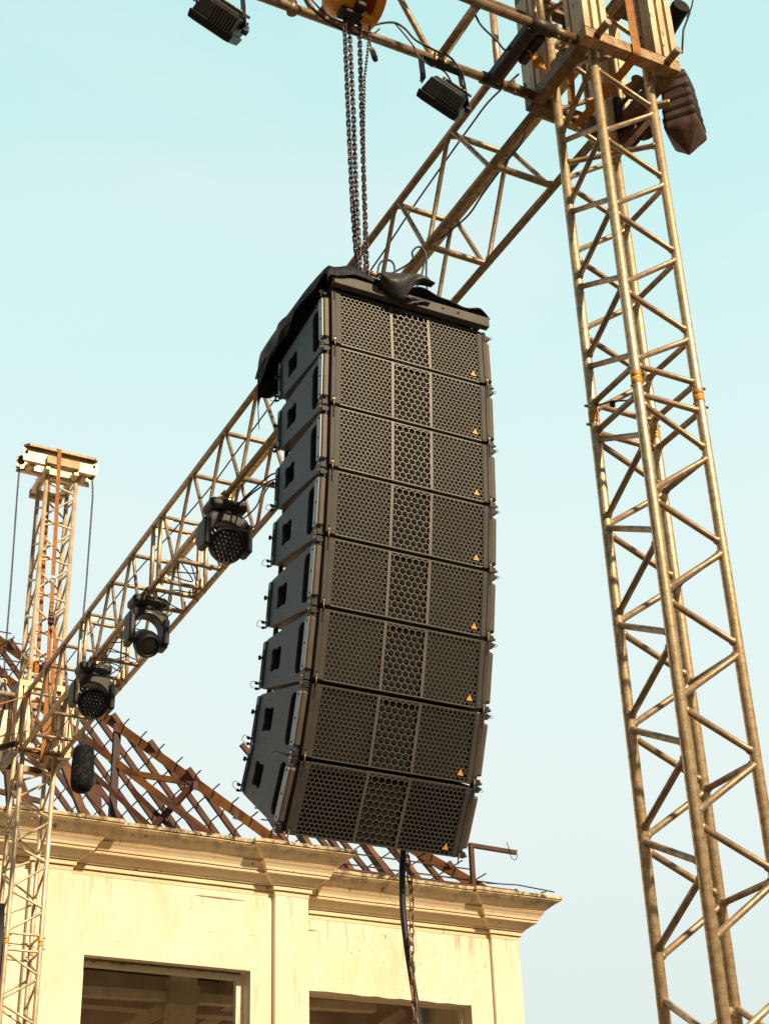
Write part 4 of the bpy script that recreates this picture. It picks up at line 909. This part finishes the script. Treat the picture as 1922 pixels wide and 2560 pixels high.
# ------------------------------------------------------------------ head beam on the left tower
hb = thing('head_beam', 'pale painted steel head beam lying across the top of the left tower', 'beam', (4.0, 15.44, 11.4))
for y, s_ in ((15.16, -1), (15.40, 1)):
    m = MB()
    m.prism([(3.565, 11.335), (3.62, 11.325), (4.38, 11.325), (4.43, 11.335), (4.43, 11.455), (3.565, 11.455)], (0, y, 0), (1, 0, 0), (0, 0, 1), (0, s_, 0), 0, .02)
    m.build('web', 'alu_far', hb, .002)
    m = MB(); m.prism([(3.57, 0), (3.62, .06), (4.37, .06), (4.42, 0), (4.42, -.01), (3.57, -.01)], (0, y+s_*.015, 11.457), (1, 0, 0), (0, s_, 0), (0, 0, 1), 0, .035); m.build('top_flange', 'oldframe', hb, .002)  # flange in darker brown metal, painting the shadow that lies on it
    m = MB(); m.prism([(3.57, 0), (3.64, .05), (4.35, .05), (4.42, 0), (4.42, -.01), (3.57, -.01)], (0, y+s_*.015, 11.29), (1, 0, 0), (0, -s_, 0), (0, 0, 1), 0, .034); m.build('bottom_flange', 'sleeve', hb, .002)
    m = MB()
    for x, rr in ((3.605, 1), (4.385, .8)): m.prism([(.020*rr*cos(a)+.004*sin(a), .028*rr*sin(a)) for a in [2*pi*k/14 for k in range(14)]], (x, y+s_*.0201, 11.40), (1, 0, 0), (0, 0, 1), (0, s_, 0), 0, .0015)
    m.build('hole', 'hole', hb)
for x in (3.70, 4.30):
    MB().lathe((x, 15.20, 11.33), (0, 1, 0), [(0, 0), (.05, 0), (.06, .01), (.045, .04), (.045, .12), (.06, .15), (.05, .16), (0, .16)], 22).build('sheave', 'sleeve', hb)
for x in (3.59, 4.40): MB().lathe((x, 15.24, 11.37), (0, 1, 0), [(0, 0), (.04, 0), (.045, .01), (.035, .04), (.045, .07), (.04, .08), (0, .08)], 20).build('sheave', 'rust', hb)
MB().box((4.015, 15.105, 11.335), (.375, .05, .10)).build('timber_pad', 'wood', hb, .003)
MB().box((4.015, 15.75, 11.25), (.375, .05, .10)).build('timber_pad', 'wood', hb, .003)
MB().box((3.86, 15.44, 11.265), (.05, .64, .08)).box((4.18, 15.44, 11.265), (.05, .64, .08)).box((4.02, 15.3, 11.235), (.27, .05, .05)).build('cross_bearer', 'sleeve', hb, .003)
# same head on the near tower (above the frame)
hb2 = thing('head_beam', 'steel head beam on top of the near tower, above the sleeve block', 'beam', (4.06, 4.96, 11.4))
for y in (4.68, 5.24): MB().box((4.06, y, 11.44), (.86, .05, .14)).build('web', 'alu_far', hb2, .003)

G2 = 'lifting chains of the left tower'
chain('thin dark chain hanging from the left end of the head beam', [(3.568, 15.26, 11.298), (3.578, 15.28, 10.903), (3.605, 15.28, 9.8), (3.614, 15.28, 9.121), (3.622, 15.28, 8.765)], .0270, .0250, .0075, 'chain', G2, seg=5)
chain('thin dark chain hanging from the right end of the head beam', [(4.409, 15.26, 11.298), (4.432, 15.28, 11.101), (4.429, 15.28, 9.972), (4.42, 15.28, 9.576), (4.414, 15.28, 8.676)], .0270, .0250, .0075, 'chain', G2, seg=5)
hk = thing('lifting_hook', 'rusty lifting hook block with slings at the end of the left chain', 'hook', (3.665, 15.44, 8.8))
MB().cbox((3.662, 15.44, 8.815), (.07, .05, .10), .015).build('block', 'rust', hk, .005)
MB().tube([V((3.668, 15.44, 8.735))+V((.028*sin(a), 0, .032*cos(a))) for a in [radians(25*k) for k in range(-6, 7)]], .011, 10).build('hook', 'brass', hk)
m = MB(); m.tube([(3.66, 15.44, 8.72), (3.63, 15.44, 8.60), (3.645, 15.40, 8.56)], .016, 8).tube([(3.675, 15.44, 8.72), (3.70, 15.44, 8.62), (3.715, 15.40, 8.56)], .018, 8); m.build('sling', 'tapebrown', hk)
MB().cyl((3.60, 15.40, 8.575), (3.80, 15.40, 8.575), .030, 16).cyl((3.71, 15.40, 8.575), (3.735, 15.40, 8.575), .033, 16).build('shackle_bar', 'oldframe', hk)
m = MB(); m.tube(smooth_path([(3.63, 15.38, 8.55), (3.60, 15.36, 8.3), (3.64, 15.35, 8.12), (3.60, 15.33, 7.95)]), .014, 8).tube(smooth_path([(3.70, 15.38, 8.55), (3.66, 15.36, 8.3), (3.615, 15.35, 8.15), (3.66, 15.33, 7.95)]), .014, 8); m.build('sling', 'dark', hk)
pl = MB(); pl.prism([(-.05, 0), (.04, .02), (.05, .38), (-.02, .42)], (3.70, 15.36, 8.0), (1, 0, 0), (0, 0, 1), (0, 1, 0), 0, .014); o = pl.build('side_plate', 'sleeve', hk)
ct = thing('cross_truss', 'end of another box truss bolted to the far side of the left sleeve block', 'truss', (3.3, 15.4, 7.9))
for y in (15.225, 15.655):
    for z in (7.90, 8.505): MB().cyl((1.6, y, z), (3.74, y, z), .0245, 14).build('chord', 'alu_far', ct)
for k in range(5):
    x = 3.56-.38*k; br((x, 15.225, 7.9), (x, 15.225, 8.505), ct, .018, 'alu_far'); br((x, 15.225, 7.9), (x, 15.655, 7.9), ct, .019, 'alu_far', 'rung'); br((x, 15.225, 8.505), (x-.38, 15.225, 7.9), ct, .0155, 'alu_far')
MB().beam((3.55, 15.2, 7.86), (3.76, 15.0, 7.90), .05, .04).beam((3.45, 15.25, 7.84), (3.74, 14.98, 7.87), .03, .05).build('wrapped_tube', 'tape', ct, .01)
dk = thing('dark_panel', 'dark flat panel edge at the far left beside the left tower', 'panel', (3.45, 15.0, 5.9))
MB().prism([(3.0, 5.0), (3.79, 5.0), (3.79, 5.86), (3.765, 6.25), (3.0, 6.17)], (0, 14.95, 0), (1, 0, 0), (0, 0, 1), (0, 1, 0), 0, .12).build('panel_board', 'dark', dk, .004)
MB().box((3.785, 14.94, 5.62), (.016, .03, .50)).build('edge_trim', 'redwire', dk)

# ------------------------------------------------------------------ straps
def ribbon(mb, pts, w, side, th=.0035):
    pts = smooth_path(pts, 5) if len(pts) > 2 else [V(p) for p in pts]; side = V(side); vs = []; fs = []; n = len(pts)
    for i, p in enumerate(pts):
        d = (pts[min(i+1, n-1)]-pts[max(i-1, 0)]).normalized(); s_ = (side-d*side.dot(d)).normalized(); nn = d.cross(s_)
        vs += [p-s_*w/2-nn*th/2, p+s_*w/2-nn*th/2, p+s_*w/2+nn*th/2, p-s_*w/2+nn*th/2]
    for i in range(n-1):
        for k in range(4): k2 = (k+1) % 4; fs.append((i*4+k, i*4+k2, i*4+4+k2, i*4+4+k))
    fs += [(0, 1, 2, 3), (4*n-4, 4*n-3, 4*n-2, 4*n-1)]
    return mb.add(vs, fs)
st = thing('ratchet_strap', 'orange ratchet strap looped over the head beam and down the left tower', 'strap', (4.0, 15.1, 9.5), 'orange tie-down straps')
ribbon(MB(), [(3.955, 15.60, 11.505), (3.95, 15.2, 11.506), (3.951, 15.085, 11.495), (3.957, 15.07, 11.40), (3.97, 15.085, 11.1), (4.0, 15.12, 10.4), (4.013, 15.13, 9.92)], .044, (1, 0, 0)).build('webbing', 'strap', st)
MB().tube([V((4.013, 15.13, 9.855))+V((.030*cos(a), 0, .026*sin(a))) for a in [2*pi*k/14 for k in range(14)]], .006, 6, closed=True).build('ring', 'dark', st)
ribbon(MB(), [(4.014, 15.12, 9.83), (4.02, 15.11, 9.6), (4.018, 15.10, 9.42), (4.022, 15.10, 9.2), (4.037, 15.10, 8.8), (4.045, 15.10, 8.3), (4.05, 15.10, 7.8), (4.05, 15.3, 7.84)], .044, (1, 0, 0)).build('webbing', 'strap', st)
ribbon(MB(), [(4.03, 15.08, 9.28), (4.055, 15.07, 9.22), (4.088, 15.08, 9.08), (4.092, 15.1, 8.9), (4.09, 15.1, 8.5), (4.10, 15.12, 8.0)], .04, (1, .2, 0)).build('loose_end', 'strap', st)
m = MB(); m.box((3.993, 15.085, 9.40), (.006, .03, .17)).box((4.048, 15.085, 9.40), (.006, .03, .17)).cyl((3.99, 15.075, 9.375), (4.05, 15.075, 9.375), .016, 12).cyl((3.99, 15.075, 9.44), (4.05, 15.075, 9.44), .008, 8).box((4.02, 15.07, 9.335), (.06, .02, .03)); m.tube([(3.995, 15.08, 9.46), (3.985, 15.06, 9.56), (4.055, 15.06, 9.55), (4.05, 15.08, 9.46)], .005, 6); m.build('ratchet', 'rust', st)
st2 = thing('tie_strap', 'orange strap running straight down the far side of the left tower', 'strap', (4.06, 15.7, 9.5), 'orange tie-down straps')
ribbon(MB(), [(4.0, 15.3, 11.506), (4.03, 15.72, 11.50), (4.04, 15.745, 11.3), (4.05, 15.7, 10.2), (4.07, 15.7, 9.3), (4.07, 15.7, 8.0)], .044, (1, 0, 0)).build('webbing', 'strap', st2)
st3 = thing('tie_strap', 'wide orange strap passing under the near sleeve block at the top right', 'strap', (4.07, 4.7, 7.9), 'orange tie-down straps')
ribbon(MB(), [(4.065, 4.655, 9.6), (4.066, 4.652, 8.6), (4.070, 4.652, 7.98)], .050, (1, 0, 0)).build('webbing', 'strap', st3)
ribbon(MB(), [(4.070, 4.652, 7.985), (4.071, 4.650, 7.90), (4.072, 4.652, 7.848)], .052, (1, 0, 0)).build('webbing', 'strap', st3)
ribbon(MB(), [(4.072, 4.653, 7.843), (4.075, 4.9, 7.842), (4.07, 5.262, 7.843)], .052, (1, 0, 0)).build('webbing', 'strap', st3)
ribbon(MB(), [(4.07, 5.268, 7.845), (4.10, 5.28, 8.1), (4.115, 5.27, 8.6), (4.11, 5.27, 9.6)], .05, (1, 0, 0)).build('webbing', 'strap', st3)

# ------------------------------------------------------------------ chain bags and motor
bg_ = thing('chain_bag', 'brown weathered chain bag with black webbing bands hanging right of the near sleeve', 'bag', (4.585, 4.95, 7.9))
def bagshape(c, prof, seg, sq, nzs, rot=0):
    mb = MB(); c = V(c); vs = []; fs = []
    for r_, h in prof:
        for k in range(seg):
            a = 2*pi*k/seg+rot; x, y = cos(a), sin(a); xr, yr = cos(a-rot), sin(a-rot); f = 1/max(abs(xr), abs(yr))**sq*(.74 if sq > .8 else 1); q = V((x*r_*f, y*r_*f, h)); q += V((1, 1, .6))*noise.noise((c+q)*nzs)*.016*(1 if r_ > .02 else .3); vs.append(c+q)
    for i in range(len(prof)-1):
        for k in range(seg): k2 = (k+1) % seg; fs.append((i*seg+k, i*seg+k2, (i+1)*seg+k2, (i+1)*seg+k))
    return mb.add(vs, fs, True)
prof = [(.0, -.368), (.030, -.335), (.065, -.290), (.098, -.252), (.122, -.222), (.126, -.205), (.124, -.17), (.121, -.13), (.118, -.09), (.116, -.05), (.113, -.01), (.110, .03), (.107, .07), (.104, .11), (.100, .15), (.090, .19), (.07, .215), (.05, .225)]
bagshape((4.585, 4.95, 7.965), prof, 40, .95, 9, .62).build('sack', 'bag', bg_)
for h in (-.155, -.085, -.015, .055, .13):
    r0 = .1205-.085*(h+.1); bagshape((4.585, 4.95, 7.965), [(r0, h-.016), (r0+.0025, h-.014), (r0+.0025, h+.014), (r0, h+.016)], 40, .95, 9, .62).build('band', 'bagband', bg_)
m = MB(); m.tube(smooth_path([(4.52, 4.93, 8.17), (4.49, 4.91, 8.24), (4.455, 4.90, 8.30), (4.44, 4.90, 8.34)]), .009, 8).tube([(4.64, 4.97, 8.17), (4.60, 4.95, 8.30), (4.50, 4.92, 8.34)], .006, 6); m.build('bag_strap', 'dark', bg_)
m = MB(); m.tube([V((4.45, 4.89, 8.345))+V((.02*cos(a), 0, .02*sin(a))) for a in [2*pi*k/12 for k in range(12)]], .0035, 6, closed=True); m.build('ring', 'dark', bg_)
mo = thing('hoist_motor', 'dark round motor can at the top right corner above the chain bag', 'motor', (4.78, 5.05, 8.8))
ax = V((.28, .96, .0)).normalized()
MB().lathe((4.675, 4.90, 8.745), V((.12, .99, -.1)), [(0, .006), (.026, .006), (.030, .001), (.034, .005), (.046, .0), (.053, .006), (.056, .02), (.054, .05), (.054, .32), (.04, .35), (0, .35)], 34).build('can', 'bagband', mo)
MB().tube(smooth_path([(4.64, 4.88, 8.86), (4.70, 4.875, 8.88), (4.76, 4.89, 8.85), (4.765, 4.92, 8.79), (4.755, 4.96, 8.74)]), .005, 6).tube([(4.755, 4.93, 8.75), (4.70, 4.95, 8.60), (4.66, 4.95, 8.40)], .006, 6).build('lead', 'dark', mo)
MB().box((4.52, 5.05, 8.72), (.32, .10, .06)).build('mount', 'oldframe', mo, .004)
cb = thing('camo_chain_bag', 'dark camouflage cloth chain bag hanging at the end of the long truss', 'bag', (4.45, 15.05, 7.7))
prof = [(.0, -.27), (.05, -.262), (.092, -.235), (.108, -.20), (.112, -.15), (.113, -.05), (.110, .05), (.106, .14), (.104, .20), (.085, .215), (.06, .225)]
bagshape((4.445, 15.0, 7.735), prof, 30, .12, 8).build('sack', 'camo', cb)
m = MB(); m.tube([(4.385, 14.98, 7.93), (4.42, 15.0, 8.03), (4.435, 15, 8.12)], .008, 6).tube([(4.49, 14.98, 7.93), (4.45, 15.0, 8.03), (4.437, 15, 8.12)], .008, 6).tube([(4.44, 14.93, 7.93), (4.435, 14.97, 8.03), (4.436, 15, 8.12)], .008, 6); m.build('bag_strap', 'dark', cb)
o = chain_mb(MB(), [(4.436, 15.0, 8.10), (4.43, 15.0, 8.56)], .024, .018, .005).build('chain', 'chain', cb, fix=False)

# ------------------------------------------------------------------ cables
def cable(label, pts, r=.0045, m='cable', cat='cable', name='cable', group='loose cables on the rig'):
    o = MB().tube(smooth_path(pts, 7), r, 8).build(name, m, None); tag(o, label, cat, group); return o
cable('black cable sagging along the side truss into an inline connector', [(2.376, 5.12, 7.938), (2.475, 5.12, 7.837), (2.586, 5.12, 7.80), (2.691, 5.12, 7.80), (2.72, 5.12, 7.80)], .0065)
cable('thinner black cable just above the sagging one left of the hoist', [(2.35, 5.10, 7.985), (2.47, 5.10, 7.86), (2.56, 5.10, 7.825), (2.64, 5.10, 7.83), (2.72, 5.11, 7.82)], .0045)
cable('black cable arching over the flood light clamp into the flood light', [(2.70, 5.06, 7.79), (2.77, 5.05, 7.85), (2.86, 5.05, 7.90), (2.92, 5.05, 7.885), (2.982, 5.05, 7.83), (3.086, 5.05, 7.808), (3.168, 5.05, 7.802), (3.234, 5.05, 7.731), (3.250, 5.06, 7.62)], .006)
cable('lower black cable running along the side truss into the flood light bracket', [(2.876, 5.08, 7.942), (2.975, 5.08, 7.829), (3.007, 5.08, 7.758), (3.063, 5.08, 7.726), (3.156, 5.08, 7.715), (3.20, 5.08, 7.64)], .0045)
cable('short black cable ending in the dangling grey plug', [(2.80, 5.1, 7.877), (2.765, 5.1, 7.82), (2.744, 5.1, 7.76), (2.750, 5.1, 7.705)], .0045)
pg = thing('plug', 'grey beige power plug dangling beside the hoist chains', 'plug', (2.76, 5.1, 7.67))
MB().cyl((2.750, 5.1, 7.712), (2.766, 5.1, 7.655), .0135, 14, .0155).build('plug_body', 'plug', pg); MB().cyl((2.766, 5.1, 7.656), (2.770, 5.1, 7.640), .013, 12).build('plug_socket', 'dark', pg)
ic = thing('inline_connector', 'beige inline connector on the tube under the yellow hoist', 'connector', (2.74, 5.12, 7.8))
MB().cyl((2.705, 5.105, 7.806), (2.86, 5.09, 7.800), .0165, 14).build('connector_body', 'plug', ic)
cable('black cable curving from the top edge down to the wrapped tube', [(3.22, 4.95, 8.25), (3.264, 4.95, 8.134), (3.315, 4.95, 8.004), (3.405, 4.95, 7.929), (3.453, 4.95, 7.88), (3.48, 4.93, 7.9)], .006)
cable('long thin dark cable running inside the long truss from end to end', [(4.02, 5.647, 8.60), (4.02, 5.968, 8.68), (4.02, 6.193, 8.68), (4.02, 6.53, 8.66), (4.02, 6.967, 8.628), (4.02, 7.576, 8.562), (4.02, 8.678, 8.527), (4.02, 10.075, 8.47), (4.02, 10.465, 8.454), (4.02, 11.099, 8.48), (4.02, 12.304, 8.56), (4.02, 13.148, 8.565), (4.02, 14.6, 8.55)], .0062, 'redwire')
cable('black cable lying along the lower tube near the top of the long truss', [(3.87, 5.40, 7.93), (3.93, 5.567, 7.950), (3.93, 5.714, 7.944), (3.93, 5.992, 7.922), (3.93, 6.171, 7.897), (3.91, 6.408, 7.925), (3.86, 6.661, 7.935), (3.85, 7.4, 7.94)], .006)
cable('black cable loop standing on the cover left of the cloth flap', [(2.66, 5.0, 5.88), (2.68, 5.0, 6.106), (2.685, 5.0, 6.199), (2.703, 5.0, 6.251), (2.739, 5.0, 6.275), (2.769, 5.0, 6.25), (2.765, 5.0, 6.12), (2.75, 5.0, 5.9)], .005)
cable('tall black cable loop rising behind the cloth flap', [(2.965, 5.05, 5.9), (2.963, 5.05, 6.272), (2.969, 5.05, 6.392), (2.958, 5.05, 6.448), (2.928, 5.05, 6.456), (2.895, 5.05, 6.413), (2.886, 5.05, 6.351), (2.89, 5.3, 6.45)], .005)
cable('black cable slanting down to the cover right of the flap', [(2.86, 5.05, 5.95), (2.882, 5.05, 6.141), (2.929, 5.05, 6.26), (2.962, 5.05, 6.392)], .005)
cable('upper black cable from the speaker column to the nearest moving head', [(4.5, 9.3, 8.0), (4.25, 9.3, 7.97), (4.072, 9.3, 7.92), (3.992, 9.3, 7.851), (3.91, 9.4, 7.768), (3.89, 9.6, 7.76)], .007)
cable('second black cable from the speaker column to the nearest moving head', [(4.5, 9.32, 7.93), (4.25, 9.32, 7.92), (4.072, 9.32, 7.878), (3.938, 9.35, 7.768), (3.90, 9.5, 7.75), (3.89, 9.6, 7.78)], .007)
cable('third, slack black cable looping down beside the nearest moving head', [(4.3, 9.3, 7.90), (4.072, 9.3, 7.833), (3.973, 9.3, 7.757), (3.93, 9.32, 7.616), (3.90, 9.5, 7.60), (3.93, 9.7, 7.76)], .006)
cable('red brown cable hanging in a bow behind the nearest moving head', [(4.02, 9.3, 7.80), (3.975, 9.3, 7.704), (3.945, 9.3, 7.549), (3.935, 9.32, 7.47), (3.89, 9.4, 7.44), (3.86, 9.6, 7.56)], .0055, 'redwire')
for lab, y0, sd in (('tangle of black cable on the truss right of the middle stage light', 11.15, 1), ('tangle of black cable behind the middle stage light', 11.75, 2), ('tangle of dark cable on the truss above the leftmost stage light', 12.45, 3), ('tangle of dark cable right of the leftmost stage light', 13.0, 4)):
    random.seed(sd); p = [(4.20, y0-.25, 7.92)]
    for k in range(9): p.append((4.05+random.uniform(-.17, .17), y0+(k-4)*.06+random.uniform(-.08, .08), 7.96+random.uniform(-.10, .14)))
    p.append((3.90, y0+.35, 7.80)); cable(lab, p, .0055)
cable('thin red brown cable crossing the lower end of the long truss', [(4.0, 15.1, 8.12), (4.0, 14.9, 8.02), (4.0, 14.59, 8.03), (4.0, 14.2, 8.08), (4.05, 13.6, 8.3), (4.0, 13.2, 8.4)], .005, 'redwire')
cable('second thin red brown cable at the lower end of the long truss', [(4.1, 15.1, 8.10), (4.1, 14.8, 8.0), (4.1, 14.5, 7.98), (4.08, 14.1, 8.05), (4.1, 13.5, 8.2)], .005, 'redwire')
cable('orange brown cable stretched to the left edge from the left sleeve block', [(3.30, 14.95, 8.20), (3.491, 14.95, 8.243), (3.648, 14.95, 8.314), (3.766, 14.95, 8.378), (3.825, 15.0, 8.43)], .0085, 'orwire')
cable('thin red wire stretched to the left edge across the left sleeve block', [(3.3, 14.95, 7.89), (3.521, 14.95, 7.912), (3.64, 14.95, 7.939), (3.759, 14.95, 7.98), (3.85, 14.97, 8.03)], .005, 'redwire')
# lanyard and clip at the tower joint
cl = thing('lanyard', 'black clip on a short cord at the joint of the near tower', 'clip', (3.95, 5.0, 5.8))
MB().tube([(3.89, 5.11, 5.87), (3.90, 5.0, 5.83), (3.90, 4.88, 5.76), (3.895, 4.80, 5.73)], .0045, 6).build('cord', 'dark', cl)
MB().cbox((3.90, 5.0, 5.815), (.028, .02, .035), .006).build('clip_body', 'dark', cl, .003); MB().tube([V((3.90, 4.835, 5.745))+V((.0, .02*cos(a), .02*sin(a))) for a in [2*pi*k/12 for k in range(12)]], .0035, 6, closed=True).build('clip_ring', 'dark', cl)
